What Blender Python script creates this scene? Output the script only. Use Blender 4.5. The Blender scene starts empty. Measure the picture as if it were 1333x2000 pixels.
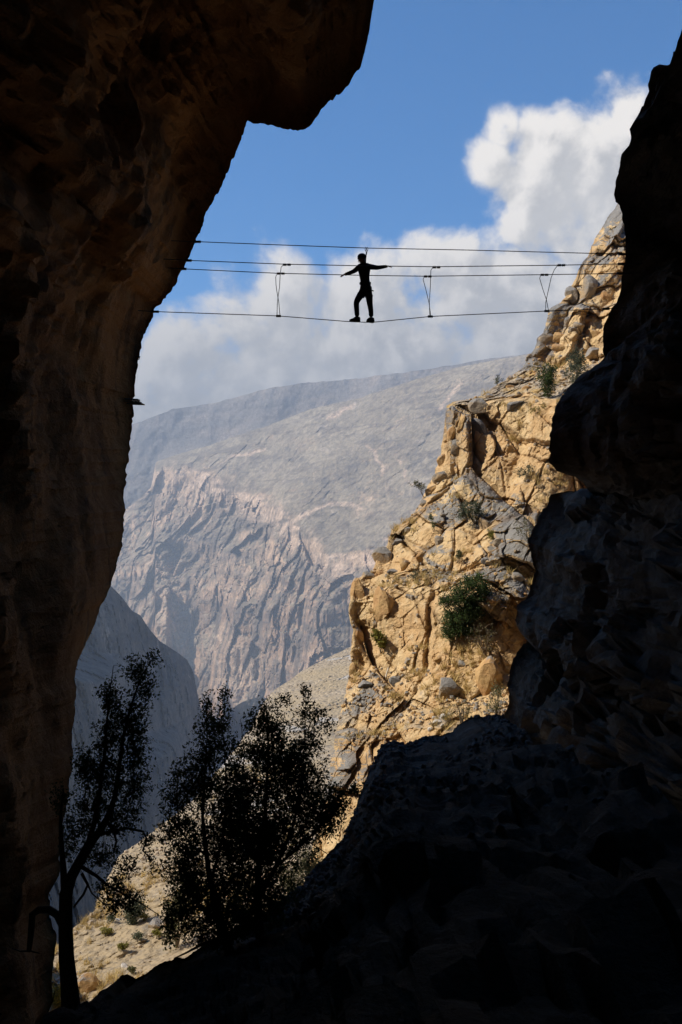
import bpy, bmesh, math, random
import numpy as np
from mathutils import Vector, Matrix

# ------------------------------------------------------------------ camera, sky, sun, exposure
sc = bpy.context.scene
COL = sc.collection
F = 35.0 / 36.0 * 2000.0                 # focal length in photo pixels
PITCH = math.atan(100.0 / F)
cam_d = bpy.data.cameras.new('camera')
cam_d.sensor_fit = 'VERTICAL'; cam_d.sensor_height = 36.0; cam_d.lens = 35.0
cam_d.clip_start = 0.05; cam_d.clip_end = 20000
cam = bpy.data.objects.new('camera', cam_d); COL.objects.link(cam)
cam.location = (0, 0, 0); cam.rotation_euler = (math.pi / 2 + PITCH, 0, 0)
sc.camera = cam

SUN_DIR = Vector((-0.70, -0.06, 0.66)).normalized()     # towards the sun
SUN_EL = math.asin(SUN_DIR.z)
SUN_AZ = math.atan2(SUN_DIR.x, SUN_DIR.y)
sun_d = bpy.data.lights.new('sun', 'SUN'); sun_d.energy = 5.0; sun_d.angle = math.radians(0.5)
sun_d.color = (1.0, 0.90, 0.76)
sun = bpy.data.objects.new('sun', sun_d); COL.objects.link(sun)
sun.rotation_euler = SUN_DIR.to_track_quat('Z', 'Y').to_euler(); sun.location = (-30, -5, 60)

SKY_STRENGTH = 0.115
EXPOSURE = 0.55
sc.view_settings.view_transform = 'Standard'; sc.view_settings.look = 'None'
sc.view_settings.exposure = EXPOSURE; sc.view_settings.gamma = 1.0
sc.view_settings.use_curve_mapping = False
sc.cycles.use_denoising = True
sc.cycles.max_bounces = 6; sc.cycles.diffuse_bounces = 4; sc.cycles.volume_bounces = 0
sc.cycles.transparent_max_bounces = 4
sc.cycles.sample_clamp_indirect = 4.0

def ray(px, py):
    """unit-depth direction through a photo pixel"""
    a = (px - 666.5) / F; b = (1000.0 - py) / F
    c, s = math.cos(PITCH), math.sin(PITCH)
    return np.stack(np.broadcast_arrays(a, c - b * s, s + b * c), -1)
def P(px, py, d):
    px = np.asarray(px, float); py = np.asarray(py, float); d = np.asarray(d, float)
    return ray(px, py) * d[..., None]
def V(px, py, d): return Vector(P(px, py, d))
def project(v):
    c, s = math.cos(PITCH), math.sin(PITCH)
    d = v[..., 1] * c + v[..., 2] * s
    u = -v[..., 1] * s + v[..., 2] * c
    return 666.5 + v[..., 0] / d * F, 1000 - u / d * F, d

# node helpers
def nd(nt, typ, ins=None, **kw):
    n = nt.nodes.new(typ)
    for k, v in kw.items(): setattr(n, k, v)
    for k, v in (ins or {}).items():
        s = n.inputs[k]
        if isinstance(v, bpy.types.NodeSocket): nt.links.new(v, s)
        else: s.default_value = v
    return n
def mth(nt, op, a, b=0.0, c=None, clamp=False):
    ins = {0: a, 1: b}
    if c is not None: ins[2] = c
    return nd(nt, 'ShaderNodeMath', ins, operation=op, use_clamp=clamp).outputs[0]
def smooth(nt, v, lo, hi, t0=0.0, t1=1.0, kind='SMOOTHSTEP'):
    return nd(nt, 'ShaderNodeMapRange', {0: v, 1: lo, 2: hi, 3: t0, 4: t1}, interpolation_type=kind).outputs[0]
def mixc(nt, f, a, b, bt='MIX'):
    n = nt.nodes.new('ShaderNodeMix'); n.data_type = 'RGBA'; n.blend_type = bt; n.clamp_factor = True
    for s, v in ((n.inputs[0], f), (n.inputs[6], a), (n.inputs[7], b)):
        if isinstance(v, bpy.types.NodeSocket): nt.links.new(v, s)
        elif s == n.inputs[0]: s.default_value = v
        else: s.default_value = (*v, 1.0) if len(v) == 3 else v
    return n.outputs[2]

# world: physical sky plus cumulus in direction space
world = bpy.data.worlds.new('World'); sc.world = world; world.use_nodes = True
wt = world.node_tree; wt.nodes.clear()
sky = nd(wt, 'ShaderNodeTexSky', sky_type='NISHITA', sun_disc=False)
sky.sun_elevation = SUN_EL; sky.sun_rotation = SUN_AZ % (2 * math.pi)
sky.altitude = 1500; sky.air_density = 1.0; sky.dust_density = 0.2; sky.ozone_density = 3.0
LOBES = [(300, 790, 110), (380, 720, 115), (460, 670, 110), (540, 640, 105), (620, 600, 105), (695, 565, 100), (760, 545, 95),
         (822, 500, 75), (870, 530, 85), (930, 590, 110), (520, 740, 180), (700, 690, 180), (880, 690, 190), (1060, 630, 190), (1000, 540, 70),
         (965, 320, 62), (985, 255, 46), (1050, 340, 105), (1040, 270, 60), (1130, 330, 120), (1200, 300, 105), (1290, 300, 120), (1060, 430, 85), (1230, 235, 55),
         (1160, 440, 140), (1300, 430, 190), (1430, 380, 190), (300, 850, 130), (420, 820, 150), (620, 800, 170), (800, 780, 170), (1000, 740, 170)]
g = bpy.data.node_groups.new('cloud_cover', 'ShaderNodeTree')
g.interface.new_socket('dir', in_out='INPUT', socket_type='NodeSocketVector')
g.interface.new_socket('cover', in_out='OUTPUT', socket_type='NodeSocketFloat')
gi = g.nodes.new('NodeGroupInput'); go = g.nodes.new('NodeGroupOutput')
dirn = nd(g, 'ShaderNodeVectorMath', {0: gi.outputs[0]}, operation='NORMALIZE').outputs[0]
acc = None
for (x, y, r) in LOBES:
    c = Vector(ray(x, y)).normalized()
    dist = nd(g, 'ShaderNodeVectorMath', {0: dirn, 1: tuple(c)}, operation='DISTANCE').outputs[1]
    k = smooth(g, dist, r * 0.45 / F, r * 1.5 / F, 1.2, 0.0, 'LINEAR')
    acc = k if acc is None else mth(g, 'MAXIMUM', acc, k)
sep = nd(g, 'ShaderNodeSeparateXYZ', {0: dirn})
band = smooth(g, sep.outputs[2], 0.06, 0.22, 1.1, 0.0)          # cloud bank all round the horizon
low = nd(g, 'ShaderNodeTexNoise', {'Vector': dirn, 'Scale': 1.9, 'Detail': 2.0}).outputs[0]
gen = smooth(g, low, 0.64, 0.76, 0.0, 0.5)
acc = mth(g, 'MINIMUM', acc, 1.25)
acc = mth(g, 'MAXIMUM', acc, band)
acc = mth(g, 'MAXIMUM', acc, gen)
n1 = nd(g, 'ShaderNodeTexNoise', {'Vector': dirn, 'Scale': 10.0, 'Detail': 10.0, 'Roughness': 0.58, 'Distortion': 0.35}).outputs[0]
n2 = nd(g, 'ShaderNodeTexNoise', {'Vector': dirn, 'Scale': 34.0, 'Detail': 8.0, 'Roughness': 0.62, 'Distortion': 0.2}).outputs[0]
v = mth(g, 'MULTIPLY_ADD', mth(g, 'SUBTRACT', n1, 0.5), 2.3, acc)
v = mth(g, 'MULTIPLY_ADD', mth(g, 'SUBTRACT', n2, 0.5), 0.9, v)
g.links.new(v, go.inputs[0])
tc = nd(wt, 'ShaderNodeTexCoord')
def cover(vec):
    n = wt.nodes.new('ShaderNodeGroup'); n.node_tree = g; wt.links.new(vec, n.inputs[0]); return n.outputs[0]
c0 = cover(tc.outputs['Generated'])
off = nd(wt, 'ShaderNodeVectorMath', {0: tc.outputs['Generated'], 1: tuple(SUN_DIR * 0.022)}, operation='ADD').outputs[0]
c1 = cover(off)
alpha = smooth(wt, c0, 0.43, 1.05)
lit = smooth(wt, mth(wt, 'SUBTRACT', c0, c1), -0.25, 0.45)
thick = smooth(wt, c0, 0.8, 1.7)
sepw = nd(wt, 'ShaderNodeSeparateXYZ', {0: tc.outputs['Generated']})
lowd = smooth(wt, sepw.outputs[2], 0.12, 0.36, 0.55, 1.0)
grey = mixc(wt, thick, (0.46, 0.445, 0.43), (0.335, 0.33, 0.33))
cloudc = mixc(wt, lit, grey, (0.72, 0.675, 0.62))
cloudc = mixc(wt, 1.0, cloudc, nd(wt, 'ShaderNodeCombineColor', {0: lowd, 1: lowd, 2: lowd}).outputs[0], 'MULTIPLY')
satn = nd(wt, 'ShaderNodeHueSaturation', {'Hue': 0.5, 'Saturation': 2.3, 'Value': 1.0, 'Fac': 1.0, 'Color': sky.outputs[0]})
skyc = nd(wt, 'ShaderNodeVectorMath', {0: satn.outputs[0], 1: (SKY_STRENGTH,) * 3}, operation='MULTIPLY').outputs[0]
fin = mixc(wt, alpha, skyc, cloudc)
bg = nd(wt, 'ShaderNodeBackground', {'Color': fin, 'Strength': 1.0})
wo = nd(wt, 'ShaderNodeOutputWorld', {'Surface': bg.outputs[0]})

# ------------------------------------------------------------------ numpy noise
def _h(ix, iy, iz, seed):
    h = (ix.astype(np.uint32) * np.uint32(374761393)) ^ (iy.astype(np.uint32) * np.uint32(668265263)) ^ \
        (iz.astype(np.uint32) * np.uint32(2246822519)) ^ np.uint32((seed * 3266489917) & 0xffffffff)
    h ^= h >> np.uint32(15); h *= np.uint32(2246822519); h ^= h >> np.uint32(13); h *= np.uint32(3266489917); h ^= h >> np.uint32(16)
    return h
_G = np.array([[1,1,0],[-1,1,0],[1,-1,0],[-1,-1,0],[1,0,1],[-1,0,1],[1,0,-1],[-1,0,-1],[0,1,1],[0,-1,1],[0,1,-1],[0,-1,-1],[1,1,0],[-1,1,0],[0,-1,1],[0,-1,-1]], np.float32)
def perlin(p, seed=0):
    p = np.asarray(p, np.float64); i = np.floor(p).astype(np.int64); f = (p - i).astype(np.float32)
    u = f * f * f * (f * (f * 6 - 15) + 10)
    out = 0
    for dx in (0, 1):
        wx = u[..., 0] if dx else 1 - u[..., 0]
        for dy in (0, 1):
            wy = u[..., 1] if dy else 1 - u[..., 1]
            for dz in (0, 1):
                wz = u[..., 2] if dz else 1 - u[..., 2]
                gr = _G[_h(i[..., 0] + dx, i[..., 1] + dy, i[..., 2] + dz, seed) & np.uint32(15)]
                out = out + wx * wy * wz * (gr[..., 0] * (f[..., 0] - dx) + gr[..., 1] * (f[..., 1] - dy) + gr[..., 2] * (f[..., 2] - dz))
    return out
def fbm(p, octs=4, seed=0, rough=0.5):
    a = 1.0; s = 0; q = np.asarray(p, float)
    for k in range(octs):
        s = s + a * perlin(q, seed + k * 17); q = q * 2.03 + 11.3; a *= rough
    return s
def ridged(p, octs=4, seed=0, rough=0.5):
    a = 1.0; s = 0; q = np.asarray(p, float)
    for k in range(octs):
        s = s + a * (1 - 2.2 * np.abs(perlin(q, seed + k * 31))); q = q * 2.07 + 5.1; a *= rough
    return s
def voronoi(p, seed=0):
    """returns F1, F2, random id, offset to the nearest centre"""
    p = np.asarray(p, np.float64); i = np.floor(p).astype(np.int64)
    f1 = np.full(p.shape[:-1], 9.0); f2 = f1.copy(); rid = np.zeros(p.shape[:-1]); off = np.zeros(p.shape)
    for dx in (-1, 0, 1):
        for dy in (-1, 0, 1):
            for dz in (-1, 0, 1):
                c = i + np.array([dx, dy, dz]); h = _h(c[..., 0], c[..., 1], c[..., 2], seed)
                jit = np.stack([(h & np.uint32(1023)) / 1023.0, ((h >> np.uint32(10)) & np.uint32(1023)) / 1023.0, ((h >> np.uint32(20)) & np.uint32(1023)) / 1023.0], -1)
                o = p - (c + jit); dd = np.sqrt((o * o).sum(-1))
                near = dd < f1
                f2 = np.where(near, f1, np.minimum(f2, dd))
                off = np.where(near[..., None], o, off)
                rid = np.where(near, ((h >> np.uint32(5)) & np.uint32(4095)) / 4095.0, rid)
                f1 = np.where(near, dd, f1)
    return f1, f2, rid, off
def sstep(x, a, b):
    t = np.clip((x - a) / (b - a), 0, 1); return t * t * (3 - 2 * t)
def blocks(p, size, stretch, seed, tilt=0.5):
    """cracked blocky relief in cell units: steps, tilted faces, grooves"""
    q = p @ stretch / size
    q = q + 0.07 * np.stack([perlin(q * 1.3 + 7, seed + 3), perlin(q * 1.3 + 31, seed + 4), perlin(q * 1.3 + 57, seed + 5)], -1)
    f1, f2, rid, off = voronoi(q, seed)
    tx = np.modf(rid * 57.31)[0] - 0.5; ty = np.modf(rid * 91.7)[0] - 0.5; tz = np.modf(rid * 23.9)[0] - 0.5
    crack = 1 - sstep(f2 - f1, 0.01, 0.09)
    return (rid - 0.5) + tilt * 2 * (tx * off[..., 0] + ty * off[..., 1] + tz * off[..., 2]), crack, rid

# ------------------------------------------------------------------ mesh helpers
def link(o, parent=None):
    COL.objects.link(o)
    if parent is not None: o.parent = parent
    return o
def mesh_obj(name, verts, faces, mat=None, parent=None, smooth_=False, attrs=None, mats=None, midx=None):
    me = bpy.data.meshes.new(name)
    verts = np.asarray(verts, np.float32).reshape(-1, 3); faces = np.asarray(faces, np.int32)
    k = faces.shape[1]
    me.vertices.add(len(verts)); me.vertices.foreach_set('co', verts.ravel())
    me.loops.add(faces.size); me.loops.foreach_set('vertex_index', faces.ravel())
    me.polygons.add(len(faces)); me.polygons.foreach_set('loop_start', np.arange(0, faces.size, k, dtype=np.int32))
    me.update(calc_edges=True); me.validate()
    me.polygons.foreach_set('use_smooth', np.full(len(me.polygons), smooth_))
    for m in (mats or ([mat] if mat else [])): me.materials.append(m)
    if midx is not None: me.polygons.foreach_set('material_index', np.asarray(midx, np.int32))
    for k_, a in (attrs or {}).items():
        at = me.attributes.new(k_, 'FLOAT', 'POINT'); at.data.foreach_set('value', np.asarray(a, np.float32).ravel())
    return link(bpy.data.objects.new(name, me), parent)
def grid_faces(n, m, flip=False):
    i = np.arange(n * m).reshape(n, m)
    q = np.stack([i[:-1, :-1], i[:-1, 1:], i[1:, 1:], i[1:, :-1]], -1).reshape(-1, 4)
    return q[:, ::-1] if flip else q
def tag(o, label=None, cat=None, group=None, kind=None):
    if label: o['label'] = label
    if cat: o['category'] = cat
    if group: o['group'] = group
    if kind: o['kind'] = kind
    return o
def empty(name, loc):
    o = bpy.data.objects.new(name, None); o.empty_display_size = 0.2; o.location = loc; return link(o)
class MB:
    def __init__(s): s.v = []; s.f = []
    def tube(s, pts, rad, n=6, cap=True):
        pts = [Vector(p) for p in pts]; b = len(s.v); N = len(pts)
        if not hasattr(rad, '__len__'): rad = [rad] * N
        t0 = (pts[1] - pts[0]).normalized(); ref = Vector((0, 0, 1)) if abs(t0.z) < 0.9 else Vector((1, 0, 0))
        x = t0.cross(ref).normalized()
        for i, p in enumerate(pts):
            t = (pts[min(i + 1, N - 1)] - pts[max(i - 1, 0)]).normalized()
            x = (x - t * x.dot(t)).normalized(); y = t.cross(x)
            for k in range(n):
                a = 2 * math.pi * k / n
                s.v.append(p + (x * math.cos(a) + y * math.sin(a)) * rad[i])
        for i in range(N - 1):
            for k in range(n):
                s.f.append((b + i * n + k, b + i * n + (k + 1) % n, b + (i + 1) * n + (k + 1) % n, b + (i + 1) * n + k))
        if cap and n in (4, 6):
            for base in (b, b + (N - 1) * n):
                for k in range(0, n - 2, 2): s.f.append((base, base + k + 1, base + k + 2, base + (k + 3) % n))
        return s
    def box(s, c, ax, ay, az):
        c, ax, ay, az = Vector(c), Vector(ax), Vector(ay), Vector(az); b = len(s.v)
        for i in (-1, 1):
            for j in (-1, 1):
                for k in (-1, 1): s.v.append(c + ax * i + ay * j + az * k)
        for q in ((0, 1, 3, 2), (4, 6, 7, 5), (0, 4, 5, 1), (2, 3, 7, 6), (0, 2, 6, 4), (1, 5, 7, 3)): s.f.append(tuple(b + t for t in q))
        return s
    def build(s, name, mat, parent=None, smooth_=True):
        off = Vector((0, 0, 0)) if parent is None else parent.matrix_basis.translation
        return mesh_obj(name, [tuple(v - off) for v in s.v], s.f, mat, parent, smooth_)

# ------------------------------------------------------------------ materials
def new_mat(name):
    m = bpy.data.materials.new(name); m.use_nodes = True; nt = m.node_tree; nt.nodes.clear()
    out = nt.nodes.new('ShaderNodeOutputMaterial'); b = nt.nodes.new('ShaderNodeBsdfPrincipled')
    nt.links.new(b.outputs[0], out.inputs[0]); b.inputs['Roughness'].default_value = 0.9
    b.inputs['Specular IOR Level'].default_value = 0.15
    return m, nt, b
def noise(nt, scale, detail=5, rough=0.55, vec=None, dist=0.0):
    ins = {'Scale': scale, 'Detail': detail, 'Roughness': rough, 'Distortion': dist}
    if vec is not None: ins['Vector'] = vec
    return nd(nt, 'ShaderNodeTexNoise', ins).outputs[0]
def wcoord(nt, scl=(1, 1, 1), rot=(0, 0, 0)):
    ge = nd(nt, 'ShaderNodeNewGeometry')
    return nd(nt, 'ShaderNodeMapping', {'Vector': ge.outputs['Position'], 'Scale': scl, 'Rotation': rot}).outputs[0], ge
def bump(nt, b, h, strength, dist):
    bp = nd(nt, 'ShaderNodeBump', {'Height': h, 'Strength': strength, 'Distance': dist}); nt.links.new(bp.outputs[0], b.inputs['Normal'])
def attr(nt, name): return nd(nt, 'ShaderNodeAttribute', attribute_name=name).outputs['Fac']

def cliff_mat():
    m, nt, b = new_mat('ochre_limestone')
    vec, ge = wcoord(nt)
    nz = nd(nt, 'ShaderNodeSeparateXYZ', {0: ge.outputs['Normal']}).outputs[2]
    base = mixc(nt, smooth(nt, noise(nt, 0.45, 6, 0.6, vec, 0.4), 0.38, 0.64), (0.62, 0.455, 0.245), (0.54, 0.355, 0.175))
    base = mixc(nt, smooth(nt, noise(nt, 2.3, 6, 0.65, vec), 0.50, 0.72, 0, 0.7), base, (0.67, 0.54, 0.345))
    # grey weathering crust on tops and in patches
    pat = mth(nt, 'ADD', mth(nt, 'MULTIPLY', nz, 0.42), mth(nt, 'MULTIPLY', noise(nt, 0.7, 7, 0.62, vec, 0.6), 1.25))
    pat = mth(nt, 'ADD', pat, mth(nt, 'MULTIPLY', attr(nt, 'patina'), 0.55))
    gcol = mixc(nt, noise(nt, 5.0, 5, 0.7, vec), (0.15, 0.15, 0.145), (0.33, 0.31, 0.28))
    base = mixc(nt, smooth(nt, pat, 0.88, 1.02), base, gcol)
    # gravel and dry grass on ledges
    gv = nd(nt, 'ShaderNodeTexVoronoi', {'Vector': vec, 'Scale': 7.0, 'Randomness': 1.0})
    gr = mixc(nt, nd(nt, 'ShaderNodeSeparateColor', {0: gv.outputs['Color']}).outputs[0], (0.24, 0.205, 0.165), (0.52, 0.43, 0.31))
    gr = mixc(nt, smooth(nt, noise(nt, 0.9, 4, 0.6, vec), 0.5, 0.66), gr, (0.48, 0.33, 0.14))
    led = mth(nt, 'ADD', attr(nt, 'ledge'), mth(nt, 'MULTIPLY', mth(nt, 'SUBTRACT', noise(nt, 1.2, 5, 0.6, vec), 0.5), 0.9))
    base = mixc(nt, smooth(nt, led, 0.62, 0.80), base, gr)
    # darker brown along the cracks, then stain streaks down the face
    base = mixc(nt, mth(nt, 'MULTIPLY', attr(nt, 'crack'), 0.45), base, (0.14, 0.085, 0.05))
    st = noise(nt, 1.0, 5, 0.6, wcoord(nt, (3.0, 3.0, 0.35))[0])
    base = mixc(nt, smooth(nt, st, 0.60, 0.74, 0, 0.55), base, (0.12, 0.11, 0.10))
    nt.links.new(base, b.inputs['Base Color'])
    h = mth(nt, 'ADD', noise(nt, 3.0, 9, 0.68, vec), mth(nt, 'MULTIPLY', noise(nt, 13.0, 5, 0.6, vec), 0.35))
    bump(nt, b, h, 0.9, 0.22)
    return m
def block_mat(name, ca, cb, grey=0.5):
    m, nt, b = new_mat(name); vec, ge = wcoord(nt)
    nz = nd(nt, 'ShaderNodeSeparateXYZ', {0: ge.outputs['Normal']}).outputs[2]
    base = mixc(nt, smooth(nt, noise(nt, 1.3, 6, 0.62, vec), 0.38, 0.62), ca, cb)
    pat = mth(nt, 'ADD', mth(nt, 'MULTIPLY', nz, 0.3), noise(nt, 1.6, 7, 0.62, vec, 0.5))
    base = mixc(nt, smooth(nt, pat, 0.72 - 0.3 * grey, 0.92 - 0.3 * grey), base, mixc(nt, noise(nt, 7, 4, 0.6, vec), (0.15, 0.15, 0.145), (0.32, 0.30, 0.275)))
    nt.links.new(base, b.inputs['Base Color'])
    bump(nt, b, noise(nt, 5.0, 9, 0.68, vec), 0.9, 0.12)
    return m
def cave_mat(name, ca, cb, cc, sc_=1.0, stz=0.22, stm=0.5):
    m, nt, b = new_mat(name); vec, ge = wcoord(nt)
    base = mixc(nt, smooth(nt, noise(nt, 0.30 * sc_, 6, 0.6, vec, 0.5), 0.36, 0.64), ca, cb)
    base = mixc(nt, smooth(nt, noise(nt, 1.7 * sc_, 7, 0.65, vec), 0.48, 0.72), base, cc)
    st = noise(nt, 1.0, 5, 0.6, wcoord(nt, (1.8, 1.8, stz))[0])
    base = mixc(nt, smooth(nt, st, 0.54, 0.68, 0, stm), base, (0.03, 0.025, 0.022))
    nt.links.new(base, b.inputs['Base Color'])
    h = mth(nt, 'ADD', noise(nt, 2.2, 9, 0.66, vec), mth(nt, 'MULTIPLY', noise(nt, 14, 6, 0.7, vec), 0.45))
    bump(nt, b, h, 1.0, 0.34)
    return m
def mountain_mat(name, S, cols, bands=False):
    ca, cb, cpink, cdark = cols
    m, nt, b = new_mat(name); vec, ge = wcoord(nt)
    n = nd(nt, 'ShaderNodeSeparateXYZ', {0: ge.outputs['True Normal']}).outputs[2]
    base = mixc(nt, smooth(nt, noise(nt, 6 / S, 7, 0.6, vec, 0.4), 0.38, 0.62), ca, cb)
    sv = wcoord(nt, (1.5 / S, 1.5 / S, 12.0 / S), (0.10, 0.22, 0))[0]
    strata = noise(nt, 1.0, 7, 0.62, sv, 0.5)
    cliffc = mixc(nt, smooth(nt, strata, 0.40, 0.62), cpink, cdark)
    vs = noise(nt, 1.0, 6, 0.62, wcoord(nt, (26 / S, 26 / S, 5 / S))[0], 0.4)
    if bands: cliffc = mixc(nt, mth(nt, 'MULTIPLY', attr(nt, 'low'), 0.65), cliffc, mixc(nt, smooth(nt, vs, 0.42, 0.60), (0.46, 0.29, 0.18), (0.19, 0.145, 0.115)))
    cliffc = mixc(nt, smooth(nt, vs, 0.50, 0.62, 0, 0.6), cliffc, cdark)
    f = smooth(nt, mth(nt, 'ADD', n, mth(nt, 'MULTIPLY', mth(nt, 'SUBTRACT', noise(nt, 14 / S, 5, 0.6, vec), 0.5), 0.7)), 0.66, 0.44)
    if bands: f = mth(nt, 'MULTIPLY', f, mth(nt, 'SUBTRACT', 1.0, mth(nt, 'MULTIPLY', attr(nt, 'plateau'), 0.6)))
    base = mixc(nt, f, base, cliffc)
    base = mixc(nt, smooth(nt, noise(nt, 30 / S, 8, 0.70, vec, 0.3), 0.49, 0.62, 0, 0.75), base, cdark)
    lg = noise(nt, 1.0, 6, 0.66, wcoord(nt, (5 / S, 5 / S, 55 / S), (0.12, 0.30, 0))[0], 0.6)
    base = mixc(nt, smooth(nt, lg, 0.54, 0.63, 0, 0.7), base, cdark)
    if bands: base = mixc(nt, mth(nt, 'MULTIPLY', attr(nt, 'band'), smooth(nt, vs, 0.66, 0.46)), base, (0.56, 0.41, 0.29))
    sp = nd(nt, 'ShaderNodeTexVoronoi', {'Vector': vec, 'Scale': 150 / S})
    base = mixc(nt, smooth(nt, sp.outputs['Distance'], 0.30, 0.14, 0, 0.6), base, (0.09, 0.09, 0.07))
    pal = noise(nt, 17 / S, 6, 0.65, vec, 0.8)
    base = mixc(nt, smooth(nt, pal, 0.60, 0.70, 0, 0.6), base, (0.46, 0.38, 0.30))
    if bands:
        base = mixc(nt, mth(nt, 'MULTIPLY', attr(nt, 'pink'), smooth(nt, vs, 0.64, 0.44)), base, (0.56, 0.40, 0.27))
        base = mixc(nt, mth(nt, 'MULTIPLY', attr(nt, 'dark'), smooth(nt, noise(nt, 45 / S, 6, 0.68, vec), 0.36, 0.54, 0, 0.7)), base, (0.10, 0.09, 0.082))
    fine = noise(nt, 110 / S, 8, 0.78, vec)
    base = mixc(nt, 1.0, base, mixc(nt, smooth(nt, fine, 0.36, 0.64), (0.62, 0.62, 0.62), (1.3, 1.3, 1.3)), 'MULTIPLY')
    nt.links.new(base, b.inputs['Base Color'])
    h = mth(nt, 'ADD', noise(nt, 24 / S, 10, 0.70, vec), mth(nt, 'MULTIPLY', mth(nt, 'ADD', strata, vs), 0.5))
    bump(nt, b, h, 0.8, S * 0.012)
    return m
def scree_mat():
    m, nt, b = new_mat('scree'); vec, ge = wcoord(nt)
    gv = nd(nt, 'ShaderNodeTexVoronoi', {'Vector': vec, 'Scale': 2.6})
    base = mixc(nt, nd(nt, 'ShaderNodeSeparateColor', {0: gv.outputs['Color']}).outputs[0], (0.27, 0.215, 0.15), (0.46, 0.375, 0.26))
    base = mixc(nt, smooth(nt, noise(nt, 0.12, 5, 0.6, vec), 0.40, 0.60), base, (0.38, 0.30, 0.19))
    base = mixc(nt, smooth(nt, noise(nt, 0.9, 6, 0.65, vec), 0.52, 0.70, 0, 0.8), base, (0.25, 0.22, 0.18))
    base = mixc(nt, smooth(nt, attr(nt, 'patina'), 0.35, 0.7), base, (0.42, 0.38, 0.32))
    nt.links.new(base, b.inputs['Base Color'])
    h = mth(nt, 'ADD', noise(nt, 1.6, 8, 0.7, vec), mth(nt, 'MULTIPLY', gv.outputs['Distance'], -0.6))
    bump(nt, b, h, 0.9, 0.35)
    return m
def flat(name, col, rough=0.8, spec=0.2, metal=0.0, var=0.25, scale=6.0):
    m, nt, b = new_mat(name); vec, ge = wcoord(nt)
    c2 = tuple(min(1, c * (1 + var)) for c in col); c1 = tuple(c * (1 - var) for c in col)
    nt.links.new(mixc(nt, noise(nt, scale, 4, 0.6, vec), c1, c2), b.inputs['Base Color'])
    b.inputs['Roughness'].default_value = rough; b.inputs['Specular IOR Level'].default_value = spec; b.inputs['Metallic'].default_value = metal
    return m
def leaf_mat(name, ca, cb, scale=2.0, trans=0.25):
    m = bpy.data.materials.new(name); m.use_nodes = True; nt = m.node_tree; nt.nodes.clear()
    out = nt.nodes.new('ShaderNodeOutputMaterial')
    ge = nd(nt, 'ShaderNodeNewGeometry')
    rnd = ge.outputs['Random Per Island']
    c = mixc(nt, rnd, ca, cb)
    c = mixc(nt, smooth(nt, noise(nt, scale, 3, 0.6, ge.outputs['Position']), 0.4, 0.65, 0, 0.5), c, tuple(0.55 * x for x in ca))
    d = nd(nt, 'ShaderNodeBsdfDiffuse', {'Color': c}); t = nd(nt, 'ShaderNodeBsdfTranslucent', {'Color': c})
    mx = nd(nt, 'ShaderNodeMixShader', {0: trans, 1: d.outputs[0], 2: t.outputs[0]})
    nt.links.new(mx.outputs[0], out.inputs[0]); return m

M = {}
M['cliff'] = cliff_mat()
M['block_tan'] = block_mat('tan_block', (0.50, 0.33, 0.15), (0.42, 0.245, 0.11), 0.15)
M['block_grey'] = block_mat('grey_block', (0.40, 0.29, 0.17), (0.30, 0.25, 0.19), 0.75)
M['block_dark'] = block_mat('dark_block', (0.17, 0.15, 0.13), (0.13, 0.125, 0.12), 0.7)
M['block_pale'] = block_mat('pale_block', (0.60, 0.56, 0.50), (0.48, 0.46, 0.43), -0.4)
M['scree_stone'] = block_mat('scree_stone', (0.46, 0.36, 0.24), (0.36, 0.29, 0.21), 0.1)
M['cave_stone'] = flat('cave_stone', (0.12, 0.115, 0.11), 0.9, 0.1, 0, 0.4, 3)
M['cave'] = cave_mat('cave_limestone', (0.50, 0.235, 0.075), (0.32, 0.145, 0.05), (0.52, 0.28, 0.11))
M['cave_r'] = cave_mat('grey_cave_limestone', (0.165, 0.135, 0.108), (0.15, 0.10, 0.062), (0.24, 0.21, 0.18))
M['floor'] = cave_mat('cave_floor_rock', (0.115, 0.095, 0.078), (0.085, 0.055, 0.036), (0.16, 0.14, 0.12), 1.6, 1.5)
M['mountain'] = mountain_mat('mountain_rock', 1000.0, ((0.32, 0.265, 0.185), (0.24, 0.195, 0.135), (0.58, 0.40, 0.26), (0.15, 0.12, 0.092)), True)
M['hills'] = mountain_mat('hill_rock', 1000.0, ((0.22, 0.195, 0.17), (0.19, 0.175, 0.155), (0.26, 0.21, 0.17), (0.17, 0.155, 0.14)))
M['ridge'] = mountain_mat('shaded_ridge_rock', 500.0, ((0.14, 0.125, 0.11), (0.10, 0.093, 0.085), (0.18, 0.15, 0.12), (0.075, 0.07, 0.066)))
M['scree'] = scree_mat()
M['ground'] = flat('valley_ground', (0.24, 0.20, 0.16), scale=0.01)
M['bark'] = flat('dark_bark', (0.06, 0.048, 0.038), scale=20)
M['twig'] = flat('grey_twig', (0.22, 0.17, 0.12), scale=20)
M['leaf_dark'] = leaf_mat('dark_leaves', (0.05, 0.07, 0.03), (0.09, 0.115, 0.05), 2.0, 0.4)
M['leaf_green'] = leaf_mat('green_leaves', (0.05, 0.085, 0.028), (0.10, 0.135, 0.055), 1.2)
M['leaf_olive'] = leaf_mat('olive_leaves', (0.12, 0.13, 0.06), (0.20, 0.19, 0.10), 1.2)
M['leaf_sage'] = leaf_mat('sage_leaves', (0.08, 0.10, 0.065), (0.15, 0.165, 0.11), 1.2)
M['leaf_lime'] = leaf_mat('yellow_green_leaves', (0.17, 0.17, 0.035), (0.28, 0.25, 0.06), 1.2)
M['straw'] = leaf_mat('dry_straw', (0.52, 0.38, 0.15), (0.66, 0.52, 0.25), 1.0)
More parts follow.
